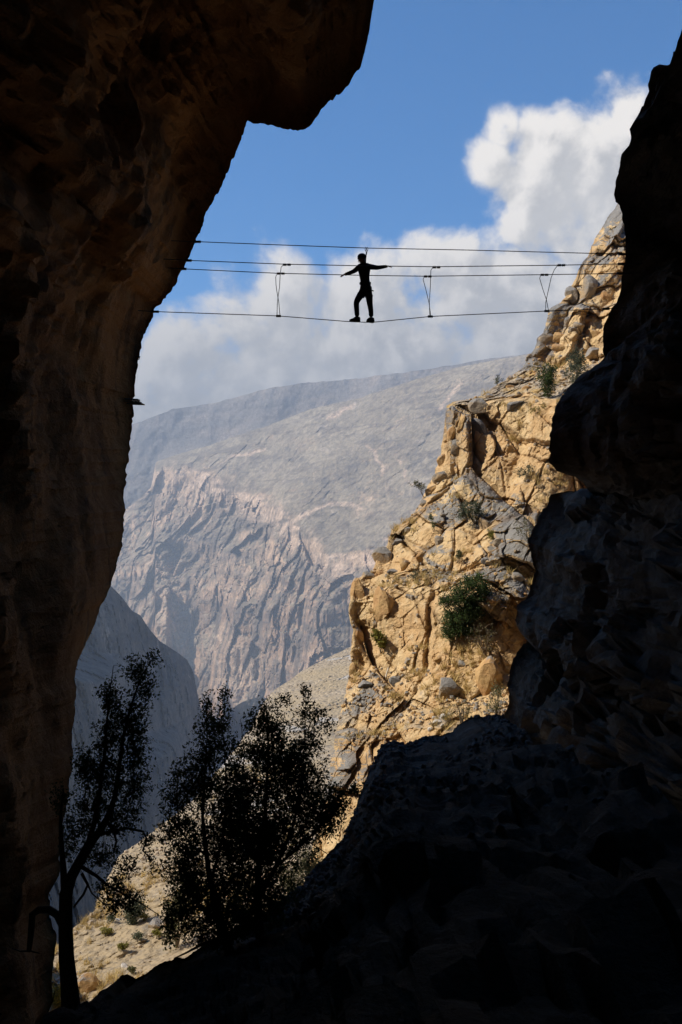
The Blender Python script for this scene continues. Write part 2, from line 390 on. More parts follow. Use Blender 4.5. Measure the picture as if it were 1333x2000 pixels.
M['steel'] = flat('weathered_steel', (0.045, 0.045, 0.05), 0.6, 0.3, 0.3, 0.2, 30)
M['cloth'] = flat('dark_clothing', (0.018, 0.019, 0.024), 0.9, 0.1)
M['trouser'] = flat('dark_trousers', (0.014, 0.014, 0.016), 0.9, 0.1)
M['skin'] = flat('skin', (0.30, 0.17, 0.11), 0.6, 0.3)
M['helmet'] = flat('dark_helmet', (0.02, 0.02, 0.022), 0.45, 0.4)
M['boot'] = flat('dark_boot', (0.015, 0.013, 0.012), 0.7, 0.2)
M['strap'] = flat('dark_webbing', (0.02, 0.02, 0.02), 0.8, 0.2)
M['wood'] = flat('bleached_wood', (0.60, 0.55, 0.47), 0.8, 0.2)

def interp(tab, x):
    t = np.asarray(tab, float); return np.interp(x, t[:, 0], t[:, 1])

# ------------------------------------------------------------------ far ridges and the mountain
def ridge_sheet(name, sky_tab, x0, x1, nx, y_bot, ny, depth_fn, mat, S, jit=2.0, seed=1):
    px = np.linspace(x0, x1, nx)
    ys = interp(sky_tab, px) + jit * fbm(np.stack([px / 30, px * 0, px * 0], -1), 5, seed, 0.6)
    v = np.linspace(0, 1, ny) ** 1.15
    PX = np.repeat(px[None], ny, 0); PY = ys[None] + (y_bot - ys[None]) * v[:, None]
    D = depth_fn(PX, PY, ys[None] + 0 * PY); at = {}
    if isinstance(D, tuple): D, at = D
    # back of the crest
    back = 14; k = np.arange(back, 0, -1)[:, None]
    PXb = np.repeat(px[None], back, 0); PYb = ys[None] + 1.6 * k ** 1.3 + 0 * PXb; Db = D[:1] + S * 0.02 * k ** 1.6
    PX = np.concatenate([PXb, PX]); PY = np.concatenate([PYb, PY]); D = np.concatenate([Db, D])
    W = P(PX, PY, D)
    at = {a: np.concatenate([np.repeat(v_[:1], back, 0), v_]) for a, v_ in at.items()}
    o = mesh_obj(name, W, grid_faces(*PX.shape, flip=True), mat, None, False, at)
    tag(o, kind='structure'); return o

def d_far(PX, PY, ys):
    d = np.interp(PX, [200, 700, 1040, 1400], [3300, 2900, 2580, 2400]) - (PY - ys) * 0.6
    w = P(PX, PY, d); return d - 60 * fbm(w / 420.0, 5, 5, 0.5)
ridge_sheet('distant_hills', [(-400, 1000), (100, 880), (262, 828), (335, 800), (420, 787), (530, 757), (600, 748), (700, 739), (830, 722), (960, 700), (1040, 690), (1200, 660), (1700, 600)],
            -400, 1700, 420, 1000, 70, d_far, M['hills'], 1000, 2.0, 3)
def d_mid(PX, PY, ys):
    d = 3150 + 0 * PX - (PY - ys) * 0.5
    w = P(PX, PY, d); return d - 60 * fbm(w / 330.0, 6, 15, 0.55)
ridge_sheet('back_hills', [(-400, 1180), (100, 985), (200, 950), (245, 936), (300, 908), (340, 893), (440, 880), (600, 860)],
            -400, 600, 300, 1120, 90, d_mid, M['hills'], 1000, 1.5, 4)

SKYL = [(-300, 1290), (0, 1120), (150, 1045), (245, 996), (262, 982), (280, 968), (296, 950), (300, 930), (304, 903), (330, 893), (420, 866), (520, 832), (620, 795),
        (700, 778), (800, 745), (900, 716), (1030, 692), (1200, 640), (1500, 560)]
BANDT = [(-300, 1300), (200, 1000), (300, 912), (400, 932), (470, 958), (540, 992), (585, 1035), (640, 1088), (720, 1080), (790, 1030), (850, 1010), (1000, 960), (1500, 900)]   # top of the cliffs
def d_mount(PX, PY, ys):
    d = interp([(-300, 2950), (250, 2830), (304, 2800), (620, 2500), (1030, 2130), (1500, 1850)], PX[0])
    yb = interp(BANDT, PX[0])
    out = np.zeros_like(PX); cur = d.copy(); out[0] = cur
    nz1 = fbm(np.stack([PX / 120, PY / 60, PX * 0], -1), 4, 41, 0.55)
    for r in range(1, PX.shape[0]):
        dy = PY[r] - PY[r - 1]; y = PY[r] + 26 * nz1[r]
        a = 27 + 45 * np.exp(-((y - yb - 22) / 26.0) ** 2)                     # first cliff band
        a = a + 21 * sstep(y - yb, 20, 110) + 8 * np.sin((y - yb) / 17.0 + PX[r] / 90) * sstep(y - yb, 20, 90)
        a = a + 16 * sstep(PY[r], 1150, 1260)
        a = a + 16 * np.clip(3 * nz1[r], -1, 1) * sstep(y - yb, 50, 120)
        a = np.clip(a, 20, 78)
        cur = cur - cur / F * dy / np.tan(np.radians(a)); out[r] = cur
    w = P(PX, PY, out); steep = sstep(PY - yb[None], -15, 60)
    wq = w / 300.0 + 0.35 * np.stack([fbm(w / 260.0, 3, 61), fbm(w / 260.0 + 9, 3, 62), fbm(w / 260.0 + 19, 3, 63)], -1)
    a_ = w[..., 0] * 0.88 - w[..., 1] * 0.47; b_ = w[..., 0] * 0.47 + w[..., 1] * 0.88
    gq = np.stack([a_ / 150 + 0.75 * fbm(w / 170.0, 4, 64, 0.6), b_ / 420 + 0.4 * fbm(w / 140.0, 3, 65), w[..., 2] / 380], -1)
    an = np.diag([1.0, 1.0, 0.6])
    b_a, k_a, r_a = blocks(wq * 300.0, 190.0, an, 96, 0.8); b_b, k_b, r_b = blocks(w, 78.0, an, 97, 0.8); b_c, k_c, r_c = blocks(w, 30.0, an, 98, 0.8); b_d, k_d, r_d = blocks(w, 12.0, np.eye(3), 95, 0.8)
    rel = (13 + 25 * steep) * fbm(wq, 3, 71, 0.45) + (2 + 52 * steep) * b_a + (1 + 20 * steep) * b_b + (1.0 + 6.5 * steep) * b_c + (0.8 + 2.2 * steep) * b_d - steep * (5 * k_b + 2 * k_c)
    rel = rel + (8 + 10 * steep) * ridged(gq, 3, 91, 0.5) + 55 * fbm(w / 520.0, 2, 94, 0.4) * sstep(PY - ys, 0, 60)
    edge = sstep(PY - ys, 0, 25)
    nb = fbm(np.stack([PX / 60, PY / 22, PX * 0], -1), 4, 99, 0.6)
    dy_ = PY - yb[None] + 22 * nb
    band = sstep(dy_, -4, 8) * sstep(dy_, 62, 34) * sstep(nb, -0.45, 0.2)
    lowc = sstep(PY + 60 * nb, 1060, 1240)
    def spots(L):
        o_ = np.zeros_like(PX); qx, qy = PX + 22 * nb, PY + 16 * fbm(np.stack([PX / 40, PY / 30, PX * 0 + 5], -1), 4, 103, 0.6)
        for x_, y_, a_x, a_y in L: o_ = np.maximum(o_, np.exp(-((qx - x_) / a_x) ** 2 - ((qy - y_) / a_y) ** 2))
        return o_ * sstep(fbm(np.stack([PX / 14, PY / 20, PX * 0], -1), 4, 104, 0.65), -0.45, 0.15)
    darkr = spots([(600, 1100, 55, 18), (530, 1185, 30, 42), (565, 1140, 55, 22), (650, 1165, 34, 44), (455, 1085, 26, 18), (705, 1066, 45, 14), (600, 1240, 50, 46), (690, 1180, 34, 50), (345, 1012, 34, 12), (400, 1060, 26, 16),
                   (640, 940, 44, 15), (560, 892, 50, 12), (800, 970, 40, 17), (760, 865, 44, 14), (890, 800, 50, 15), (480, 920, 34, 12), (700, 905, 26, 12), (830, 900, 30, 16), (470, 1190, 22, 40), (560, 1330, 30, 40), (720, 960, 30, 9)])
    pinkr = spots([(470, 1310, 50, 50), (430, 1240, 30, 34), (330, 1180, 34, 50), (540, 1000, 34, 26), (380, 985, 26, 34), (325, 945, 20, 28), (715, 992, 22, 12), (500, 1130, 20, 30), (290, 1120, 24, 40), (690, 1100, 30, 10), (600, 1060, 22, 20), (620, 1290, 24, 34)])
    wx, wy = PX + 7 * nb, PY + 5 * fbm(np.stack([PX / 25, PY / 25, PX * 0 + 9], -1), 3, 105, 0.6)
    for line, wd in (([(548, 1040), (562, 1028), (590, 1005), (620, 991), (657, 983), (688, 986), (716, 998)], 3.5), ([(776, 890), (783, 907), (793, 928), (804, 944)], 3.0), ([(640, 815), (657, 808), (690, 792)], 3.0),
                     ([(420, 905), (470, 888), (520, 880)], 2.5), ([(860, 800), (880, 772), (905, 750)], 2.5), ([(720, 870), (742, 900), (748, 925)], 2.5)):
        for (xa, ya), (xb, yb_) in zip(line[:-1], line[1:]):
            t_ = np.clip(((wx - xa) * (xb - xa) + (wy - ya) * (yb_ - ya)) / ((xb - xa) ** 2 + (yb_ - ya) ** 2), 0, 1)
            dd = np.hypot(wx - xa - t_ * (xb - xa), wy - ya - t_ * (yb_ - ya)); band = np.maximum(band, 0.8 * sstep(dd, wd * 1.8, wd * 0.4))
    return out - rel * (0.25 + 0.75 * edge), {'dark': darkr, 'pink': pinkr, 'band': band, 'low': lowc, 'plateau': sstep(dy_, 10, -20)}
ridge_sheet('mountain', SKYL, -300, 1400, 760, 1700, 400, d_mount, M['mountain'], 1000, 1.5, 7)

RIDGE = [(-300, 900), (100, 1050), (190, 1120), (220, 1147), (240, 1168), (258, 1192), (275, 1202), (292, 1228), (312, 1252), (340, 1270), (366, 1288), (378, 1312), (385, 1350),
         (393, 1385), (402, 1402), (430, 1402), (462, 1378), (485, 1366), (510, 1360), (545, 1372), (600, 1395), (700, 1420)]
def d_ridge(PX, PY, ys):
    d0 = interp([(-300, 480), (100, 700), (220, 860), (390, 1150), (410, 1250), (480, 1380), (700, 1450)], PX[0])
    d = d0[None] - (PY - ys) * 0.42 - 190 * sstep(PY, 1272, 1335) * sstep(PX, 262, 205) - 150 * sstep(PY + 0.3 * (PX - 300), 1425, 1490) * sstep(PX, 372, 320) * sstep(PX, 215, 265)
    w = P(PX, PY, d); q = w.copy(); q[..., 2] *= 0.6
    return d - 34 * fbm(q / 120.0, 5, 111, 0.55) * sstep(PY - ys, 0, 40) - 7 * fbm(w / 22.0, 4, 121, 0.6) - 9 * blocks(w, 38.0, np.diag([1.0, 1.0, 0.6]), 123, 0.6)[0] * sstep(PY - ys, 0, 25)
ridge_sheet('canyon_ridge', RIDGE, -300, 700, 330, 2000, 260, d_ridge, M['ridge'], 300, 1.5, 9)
gnd = mesh_obj('ground', [(-3400, -60, -760), (3400, -60, -760), (3400, 3500, -760), (-3400, 3500, -760)], [(0, 1, 2, 3)], M['ground'])
tag(gnd, kind='structure')

# ------------------------------------------------------------------ side sheets with a left silhouette: spur and cliff
SURF = {}
def side_sheet(name, edge_tab, xr_tab, y0, y1, ny, nx, depth_fn, mat, backstep, jit, seed):
    py = np.linspace(y0, y1, ny)
    xe = interp(edge_tab, py) + jit * fbm(np.stack([py / 22, py * 0, py * 0], -1), 4, seed, 0.55)
    xr = interp(xr_tab, py); u = np.linspace(0, 1, nx) ** 1.1
    PX = xe[:, None] + (xr - xe)[:, None] * u[None]; PY = np.repeat(py[:, None], nx, 1)
    D, attrs = depth_fn(PX, PY, xe[:, None] + 0 * PX)
    back = 10; k = np.arange(back, 0, -1)[None, :]
    PXb = xe[:, None] + 1.2 * k ** 1.4; PYb = np.repeat(py[:, None], back, 1); Db = D[:, :1] + backstep * k ** 1.5
    n0 = PX.shape[0]
    attrs = {a: np.concatenate([np.repeat(v_[:, :1], back, 1), v_], 1) for a, v_ in attrs.items()}
    W = P(np.concatenate([PXb, PX], 1), np.concatenate([PYb, PY], 1), np.concatenate([Db, D], 1))
    o = mesh_obj(name, W, grid_faces(*W.shape[:2], flip=True), mat, None, False, attrs)
    tag(o, kind='structure'); SURF[name] = (PX, PY, D); return o
def on(name, px, py):
    """depth and point of a built surface where the ray of a photo pixel meets it"""
    PX, PY, D = SURF[name]
    q = (PX - px) ** 2 + (PY - py) ** 2; k = np.unravel_index(np.argmin(q), q.shape)
    return float(D[k]), V(px, py, D[k])

def d_spur(PX, PY, xe):
    de = interp([(1240, 165), (1266, 150), (1353, 125), (1428, 105), (1504, 88), (1563, 76), (1633, 64), (1779, 52), (1900, 46), (2100, 39)], PY)
    s = (PX - xe) * 0.75 * de / F
    d = de - 0.32 * de * (1 - np.exp(-s / (0.32 * de)))
    w = P(PX, PY, d); e = sstep(PX - xe, 0, 30)
    b1, c1, r1 = blocks(w, 2.6, np.eye(3), 201, 0.4)
    g1 = fbm(w / 9.0, 5, 211, 0.55)
    outc = sstep(fbm(w / 7.0, 4, 221, 0.6), 0.30, 0.6)
    b2, c2, r2 = blocks(w, 0.8, np.eye(3), 241, 0.6)
    rel = 1.6 * g1 + outc * (0.8 * b1 - 0.15 * c1) + 0.22 * b2 * sstep(fbm(w / 5.0, 3, 251), -0.2, 0.4) + 0.16 * fbm(w / 0.6, 3, 231)
    return d - rel * (0.3 + 0.7 * e), {'patina': outc}
side_sheet('hillside', [(1240, 760), (1255, 705), (1266, 680), (1282, 645), (1309, 594), (1353, 529), (1390, 505), (1428, 486), (1504, 427), (1563, 378), (1633, 288), (1671, 234), (1720, 208), (1779, 184), (1817, 140), (1900, 60), (2100, -100)],
           [(1240, 860), (2100, 860)], 1240, 2100, 430, 300, d_spur, M['scree'], 0.6, 3.0, 11)

CEDGE = [(375, 1218), (400, 1206), (420, 1190), (440, 1178), (462, 1165), (480, 1156), (500, 1150), (518, 1133), (540, 1127), (560, 1115), (580, 1105), (592, 1094), (600, 1078), (606, 1072), (625, 1068), (650, 1062),
         (660, 1050), (680, 1046), (700, 1030), (720, 1020), (740, 990), (755, 966), (770, 945), (778, 925), (784, 885), (792, 873), (830, 868), (860, 865), (900, 858), (925, 850), (950, 835),
         (975, 825), (1000, 810), (1020, 790), (1035, 766), (1065, 756), (1085, 737), (1115, 730), (1128, 703), (1150, 690), (1180, 682), (1210, 683), (1230, 690), (1280, 684), (1300, 690),
         (1340, 678), (1370, 672), (1400, 662), (1440, 655), (1500, 645), (1560, 632), (1640, 615), (1700, 600), (1850, 560)]
ALPHA = [(380, 68), (500, 68), (508, 44), (518, 44), (525, 66), (590, 65), (597, 48), (610, 50), (618, 70), (705, 66), (722, 40), (795, 36), (808, 76), (930, 74), (950, 56), (1092, 56), (1102, 42), (1175, 44),
         (1185, 60), (1315, 60), (1330, 42), (1435, 40), (1445, 56), (1560, 56), (1850, 62)]
ST_C = np.array(Matrix.Rotation(math.radians(30), 3, 'Y').to_3x3()).T @ np.diag([1.2, 0.95, 0.36])
def d_cliff(PX, PY, xe):
    ny = PX.shape[0]
    sh = 75 * perlin(np.stack([PX / 140, PY / 170, PX * 0], -1), 301) + 26 * perlin(np.stack([PX / 45, PY / 60, PX * 0], -1), 302)
    sh = sh * sstep(PX - xe, 0, 60)
    al = interp(ALPHA, PY + sh)
    out = np.zeros_like(PX); cur = np.full(PX.shape[1], 33.0)
    for r in range(ny - 1, -1, -1):
        if r < ny - 1: cur = cur + cur / F * (PY[r + 1] - PY[r]) / np.tan(np.radians(al[r]))
        out[r] = cur
    s = (PX - xe) * 0.95 * out / F
    d = out - 7.5 * (1 - np.exp(-s / 7.5))
    w = P(PX, PY, d)
    ledge = sstep(58 - al, 8, 22); e = sstep(PX - xe, 0, 22); soft = 1 - 0.5 * ledge
    w2 = w.copy()
    b0, c0_, r0 = blocks(w2, 4.8, ST_C, 316, 0.75); b1, c1_, r1 = blocks(w2, 1.8, ST_C, 321, 0.55)
    b2, c2_, r2 = blocks(w2, 0.85, np.eye(3) @ np.diag([1, 1, 0.8]), 331, 0.8); b3, c3_, r3 = blocks(w2, 0.33, np.eye(3), 341, 0.8)
    rough_zone = sstep(fbm(w / 6.0, 3, 351), -0.15, 0.35)
    rel = soft * ((1.45 * b0 - 0.40 * c0_) * (1 - 0.75 * sstep(PY, 1350, 1420)) + (0.28 + 0.45 * rough_zone) * b1 - 0.12 * c1_) + (0.25 + 0.75 * rough_zone) * (0.30 * b2 - 0.05 * c2_) * (0.6 + 0.4 * soft) \
        + (0.05 + 0.10 * ledge) * b3 + 0.14 * fbm(w / 3.0, 4, 361, 0.6) * soft + 0.05 * fbm(w / 0.3, 2, 371)
    crack = np.clip(np.maximum(c1_ * soft, np.maximum(0.8 * c0_ * soft, 0.6 * c2_ * rough_zone)), 0, 1)
    crack = crack * sstep(fbm(w / 2.2, 3, 381), -0.25, 0.3)
    pat = (r1 - 0.5) * 0.6 + (r0 - 0.5) * 0.7 + 0.5 * sstep(PX - xe, 130, 0) * sstep(PY, 900, 560) + 0.4 * rough_zone - 0.35
    return d - rel * (0.2 + 0.8 * e), {'ledge': ledge * 0.9, 'crack': crack, 'patina': pat}
side_sheet('cliff', CEDGE, [(375, 1400), (700, 1330), (960, 1260), (1250, 1140), (1390, 1100), (1450, 1060), (1520, 960), (1850, 900)],
           375, 1850, 800, 330, d_cliff, M['cliff'], 0.5, 2.6, 13)
cliff = bpy.data.objects['cliff']

# ------------------------------------------------------------------ the cave: one closed mouth, lofted inwards and outwards
MOUTH_WALL = [(1352, 0, 17.5), (1320, -200, 17), (1160, -420, 16.5), (1000, -520, 16.5), (850, -450, 17), (765, -250, 18), (738, -60, 18.8),
    (731, 0, 19), (722, 60, 19.2), (712, 105, 19.4), (705, 130, 19.5), (690, 150, 19.6), (683, 165, 19.6), (670, 178, 19.7), (655, 190, 19.8), (630, 212, 19.9), (611, 238, 20), (600, 252, 20), (582, 257, 20.2),
    (550, 250, 20.8), (520, 243, 21.6), (485, 238, 22.6), (470, 275, 23.2), (455, 310, 23.7), (447, 330, 23.9), (430, 370, 24.3), (415, 395, 24.6), (400, 425, 24.9), (393, 450, 25.0), (380, 475, 25.1), (365, 510, 25.2),
    (350, 540, 25.3), (335, 570, 25.4), (315, 590, 25.5), (301, 608, 25.5), (290, 640, 25.5), (278, 665, 25.4), (272, 700, 25.3), (266, 740, 25.2), (262, 770, 25.1), (261, 800, 25), (258, 840, 24.7), (250, 900, 24.1),
    (245, 950, 23.5), (242, 970, 23.3), (245, 990, 23.1), (242, 1010, 22.9), (243, 1040, 22.6), (240, 1065, 22.3), (232, 1085, 22.1), (228, 1110, 21.8), (215, 1145, 21.4), (200, 1180, 20.9), (185, 1220, 20.3), (165, 1265, 19.5),
    (152, 1290, 19.1), (146, 1330, 18.6), (149, 1350, 18.4), (146, 1400, 18), (140, 1440, 17.6), (143, 1470, 17.3), (140, 1500, 17.1), (135, 1540, 16.8), (125, 1600, 16.4), (122, 1640, 16.2), (115, 1680, 16),
    (118, 1705, 15.8), (105, 1730, 15.6), (96, 1745, 15.5), (98, 1790, 15.2), (110, 1830, 14.9), (108, 1865, 14.6), (104, 1890, 14.4), (102, 1920, 14.2), (104, 1945, 14), (100, 1965, 13.9), (85, 1985, 13.7), (76, 2015, 13.5), (92, 2090, 12.8)]
MOUTH_FLOOR = [(92, 2090, 12.8), (132, 2085, 11.4), (153, 2015, 11), (165, 1990, 11.1), (180, 1962, 11.3), (195, 1936, 11.5), (220, 1926, 11.8), (238, 1903, 12), (252, 1900, 12.2), (268, 1910, 12.4), (285, 1903, 12.5), (310, 1882, 12.7), (340, 1873, 12.9), (365, 1870, 13.1),
    (390, 1850, 13.6), (420, 1838, 14.2), (450, 1815, 15), (480, 1800, 15.7), (520, 1780, 16.7), (560, 1750, 17.8), (600, 1720, 19), (620, 1692, 19.7), (640, 1670, 20.3), (670, 1640, 21.2), (690, 1600, 22.2), (700, 1560, 23),
    (718, 1515, 24.3), (735, 1480, 25.4), (745, 1456, 26), (762, 1446, 26.4), (785, 1453, 26.6), (810, 1446, 27), (830, 1438, 27.4), (860, 1436, 27.9), (880, 1430, 28.1), (900, 1415, 28.4), (930, 1398, 28.8), (950, 1399, 29), (970, 1395, 29.2), (985, 1398, 29.4)]
MOUTH_BUTT = [(985, 1398, 29.4), (995, 1370, 29.5), (992, 1340, 29.5), (1000, 1292, 29.8), (1010, 1270, 30.2), (1032, 1251, 30.8), (1016, 1235, 30.2), (1006, 1210, 29.6), (1010, 1186, 29.6), (1030, 1165, 29.8), (1040, 1140, 29.9), (1045, 1110, 30),
    (1035, 1085, 30), (1033, 1055, 30.1), (1043, 1030, 30.3), (1050, 1010, 30.5), (1070, 985, 30.8), (1076, 966, 31), (1110, 959, 30.6), (1152, 961, 29)]
MOUTH_RIGHT = [(1152, 961, 29), (1141, 946, 26), (1125, 931, 25), (1110, 928, 24.5), (1085, 920, 24.1), (1075, 905, 24), (1073, 880, 24), (1076, 850, 24.1), (1080, 810, 24.3), (1090, 785, 24.5), (1110, 760, 24.9), (1130, 735, 25.3), (1155, 720, 25.7), (1180, 710, 26),
    (1178, 685, 25.8), (1176, 660, 25.6), (1180, 635, 25.6), (1195, 601, 25.5), (1207, 590, 25.5), (1212, 570, 25.4), (1215, 540, 25.2), (1224, 500, 25), (1222, 470, 24.5), (1218, 430, 23.8), (1213, 401, 23.2), (1203, 395, 23), (1200, 380, 22.8), (1203, 355, 22.4),
    (1210, 330, 22), (1215, 300, 21.7), (1230, 283, 21.5), (1233, 265, 21.3), (1228, 255, 21.1), (1240, 235, 20.8), (1255, 232, 20.6), (1265, 215, 20.4), (1275, 205, 20.2), (1290, 170, 19.7), (1300, 150, 19.4), (1318, 100, 18.7), (1330, 65, 18.2), (1352, 0, 17.5)]
C0 = np.array([700.0, 900.0])
def mouth_part(name, pts, mat, bulge, amp, seed, thick, nt=72, step=5.0, jit=2.2, lump=0.9):
    pts = np.array(pts, float)
    seg = np.hypot(*np.diff(pts[:, :2], axis=0).T); s = np.r_[0, np.cumsum(seg)]
    n = int(s[-1] / step) + 1; ss = np.linspace(0, s[-1], n)
    px = np.interp(ss, s, pts[:, 0]); py = np.interp(ss, s, pts[:, 1]); d = np.interp(ss, s, pts[:, 2])
    rad = np.stack([px, py], -1) - C0; r = np.hypot(*rad.T); dirv = rad / r[:, None]
    fade = np.minimum(1, np.minimum(ss, s[-1] - ss) / 25)
    j = jit * fade * fbm(np.stack([ss / 16, ss * 0 + seed, ss * 0], -1), 4, seed, 0.6)
    j = j + fade * (4.0 * (voronoi(np.stack([ss / 22, ss * 0 + seed, ss * 0], -1), seed)[2] - 0.5) + 2.4 * (voronoi(np.stack([ss / 9, ss * 0 + seed, ss * 0], -1), seed + 2)[2] - 0.5))
    px = px + dirv[:, 0] * j; py = py + dirv[:, 1] * j; r = r + j
    L = P(px, py, d)
    cx, cz = dirv[:, 0], -dirv[:, 1]
    rz = np.where(cz < 0, 1.75, 6.5)
    E = np.stack([5.5 * cx, np.full(n, 1.2), rz * cz], -1)
    B = np.stack([E[:, 0] * 1.25, np.full(n, -7.0), np.where(cz < 0, E[:, 2] * 0.8, E[:, 2] * 0.9)], -1)
    u = np.linspace(0, 1, nt); t = u ** 1.7
    out3 = np.stack([cx, 0 * cx, cz], -1)
    f = np.sin(np.pi * np.clip(t, 0, 1) ** 0.62) ** 0.75
    bl = bulge(px, py) if callable(bulge) else np.full(n, bulge)
    inner = L[:, None] + (E - L)[:, None] * t[None, :, None] + out3[:, None] * (bl[:, None] * f[None])[..., None]
    # outer flank: hugs the line of sight, then swings away
    ks = [(1.5, 1 + 0.10 * thick), (5, 1 + 0.3 * thick), (10, 1 + 0.6 * thick), (18, 1 + thick), (90, 1 + 1.25 * thick), (300, 1 + 1.3 * thick), (900, 1 + 1.35 * thick), (2200, 1 + 1.4 * thick)]
    outer = [P(px + dirv[:, 0] * o_, py + dirv[:, 1] * o_, d * m_)[:, None] for o_, m_ in reversed(ks)]
    # relief: limited by the distance from the line of sight, so the outline stays
    ip, iq, idp = project(inner)
    marg = np.maximum(0, (np.hypot(ip - C0[0], iq - C0[1]) - r[:, None])) * np.abs(idp) / F
    marg = np.where(idp < 1.0, 3.0, marg)
    a = np.clip(marg * 0.42, 0.0, amp)
    nrm = np.cross(np.gradient(inner, axis=0), np.gradient(inner, axis=1)); nrm /= np.linalg.norm(nrm, axis=-1, keepdims=True) + 1e-9
    nrm *= np.sign((nrm * (np.array([0.0, 8.0, 1.0]) - inner)).sum(-1, keepdims=True))       # into the cave
    q = inner / 4.6; q = q + 0.5 * np.stack([perlin(q, seed + 1), perlin(q + 7, seed + 2), perlin(q + 13, seed + 3)], -1)
    b1, c1_, _ = blocks(inner, 2.4, np.diag([1.0, 1.0, 0.7]), seed + 40, 0.8)
    b2, c2_, _ = blocks(inner, 0.9, np.diag([1.0, 1.0, 0.8]), seed + 41, 0.9); b3, c3_, _ = blocks(inner, 0.38, np.eye(3), seed + 42, 0.9)
    rel = (1.15 - 0.3 * min(lump, 1.5)) * fbm(q, 3, seed + 4, 0.5) + lump * (0.45 * b1 - 0.10 * c1_ + 0.26 * b2 - 0.07 * c2_ + 0.11 * b3) + 0.12 * fbm(inner / 1.1, 4, seed + 5, 0.6) + 0.10 * fbm(inner / 0.35, 3, seed + 6)
    rel = np.clip(rel, -1.2, 1.2)
    inner = inner + nrm * (a * rel)[..., None]
    W = np.concatenate(outer + [inner, B[:, None], (B * np.array([0.02, 1.15, 0.02]))[:, None]], 1)
    o = mesh_obj(name, W, grid_faces(*W.shape[:2]), mat, None, False)
    tag(o, kind='structure')
    pj = project(inner); ok = pj[2] > 1.5
    SURF[name] = (np.where(ok, pj[0], 1e6), pj[1], pj[2]); return o
mouth_part('cave_wall', MOUTH_WALL, M['cave'], lambda x, y: np.interp(y, [-500, 200, 600, 1000, 1500, 2000], [3.0, 2.0, 0.8, 0.1, 0.1, 0.3]), 1.7, 401, 0.20, 80, lump=0.35)
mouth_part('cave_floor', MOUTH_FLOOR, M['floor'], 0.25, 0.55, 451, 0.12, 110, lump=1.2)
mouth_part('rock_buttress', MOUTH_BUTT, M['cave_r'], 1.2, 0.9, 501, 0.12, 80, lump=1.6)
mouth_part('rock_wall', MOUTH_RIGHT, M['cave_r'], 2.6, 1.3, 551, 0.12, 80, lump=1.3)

# ------------------------------------------------------------------ steel cables of the crossing
rnd = random.Random(7); rng = np.random.default_rng(7)
def curve_pts(tab, d, n=40):
    t = np.array(tab, float); xs = np.linspace(t[0, 0], t[-1, 0], n)
    return [V(x, np.interp(x, t[:, 0], t[:, 1]), d) for x in xs]
CAB = [('safety_cable', [(330, 470), (385, 472), (550, 478.5), (717, 484.5), (920, 488.5), (1010, 491), (1220, 496.5), (1255, 497.5)], 24.55, 'topmost thin steel cable, carrying the safety lanyard above the walker'),
       ('hand_cable', [(320, 506), (366, 508.5), (557, 516), (700, 519), (849, 521), (1090, 518), (1216, 515.5), (1255, 515)], 24.2, 'upper hand cable of the crossing, second cable below the sky line'),
       ('hand_cable', [(315, 522.5), (356, 525), (543, 533.8), (719, 538), (834, 539.5), (1061, 536.5), (1216, 534), (1250, 533)], 25.0, 'lower hand cable of the crossing, third cable from the top'),
       ('foot_cable', [(270, 606.5), (301, 608.5), (543, 617), (683, 628.3), (726, 629.8), (842, 618), (1068, 607.5), (1187, 603), (1225, 601)], 24.6, 'lowest cable, sagging under the boots of the walker')]
for nm, tab, d, lab in CAB:
    o = MB().tube(curve_pts(tab, d, 60), 0.0105, 6).build(nm, M['steel']); tag(o, lab, 'cable', 'steel cables of the crossing')
HANG = [([(554, 517), (549.5, 522), (547.5, 540), (546.5, 560), (543.5, 580), (542, 595), (541.5, 617)], [(542, 534.3), (539, 541), (539.5, 555), (540.7, 566), (545, 590), (547.4, 617)], (544.5, 617.3),
         'wire hanger pair between the cave overhang and the walker'),
        ([(846, 522), (842, 528), (841, 560), (839, 590), (840, 618)], [(829, 540), (827, 546), (831.6, 563), (838.5, 592), (842, 618)], (841, 618.2), 'wire hanger pair in mid span, past the outstretched hand of the walker'),
        ([(1090, 518), (1083, 527), (1077, 542), (1071, 569), (1066.4, 590), (1066.4, 607)], [(1057, 536.8), (1054.4, 543.6), (1060.4, 564), (1067.6, 585), (1071.7, 606.5)], (1068.5, 607.6), 'wire hanger pair closest to the sunlit cliff')]
for A, B, c, lab in HANG:
    root = empty('cable_hanger', V(c[0], c[1], 24.6)); tag(root, lab, 'hanger', 'wire hangers tying the hand cables to the foot cable')
    for L, d0 in ((A, 24.2), (B, 25.0)):
        n = len(L); y0, y1 = L[0][1], L[-1][1]
        MB().tube([V(x, y, d0 + (24.6 - d0) * (y - y0) / (y1 - y0)) for x, y in L], 0.0085, 5).build('wire', M['steel'], root)
        cl = MB()
        for k in range(2): cl.box(V(L[0][0] + 3 + 8 * k, L[0][1], d0), (0.042, 0, 0), (0, 0.024, 0), (0, 0, 0.022))
        cl.build('clamp', M['steel'], root, False)
    MB().box(V(c[0], c[1], 24.6), (0.06, 0, 0), (0, 0.025, 0), (0, 0, 0.024)).build('foot_clamp', M['steel'], root, False)
for nm_, (x0, y0, x1, y1, d_) in zip([o_ for o_ in COL.objects if o_.name.split('.')[0] in ('safety_cable', 'hand_cable', 'foot_cable')], ((386, 472.2, 1215, 496.4, 24.55), (368, 508.8, 1214, 515.6, 24.2), (358, 525.3, 1212, 534.1, 25.0), (304, 608.8, 1184, 603.2, 24.6))):
    for x_, y_ in ((x0, y0), (x1, y1)): MB().box(V(x_, y_, d_), (0.085, 0, 0), (0, 0.028, 0), (0, 0, 0.024)).build('turnbuckle', M['steel'], nm_, False)

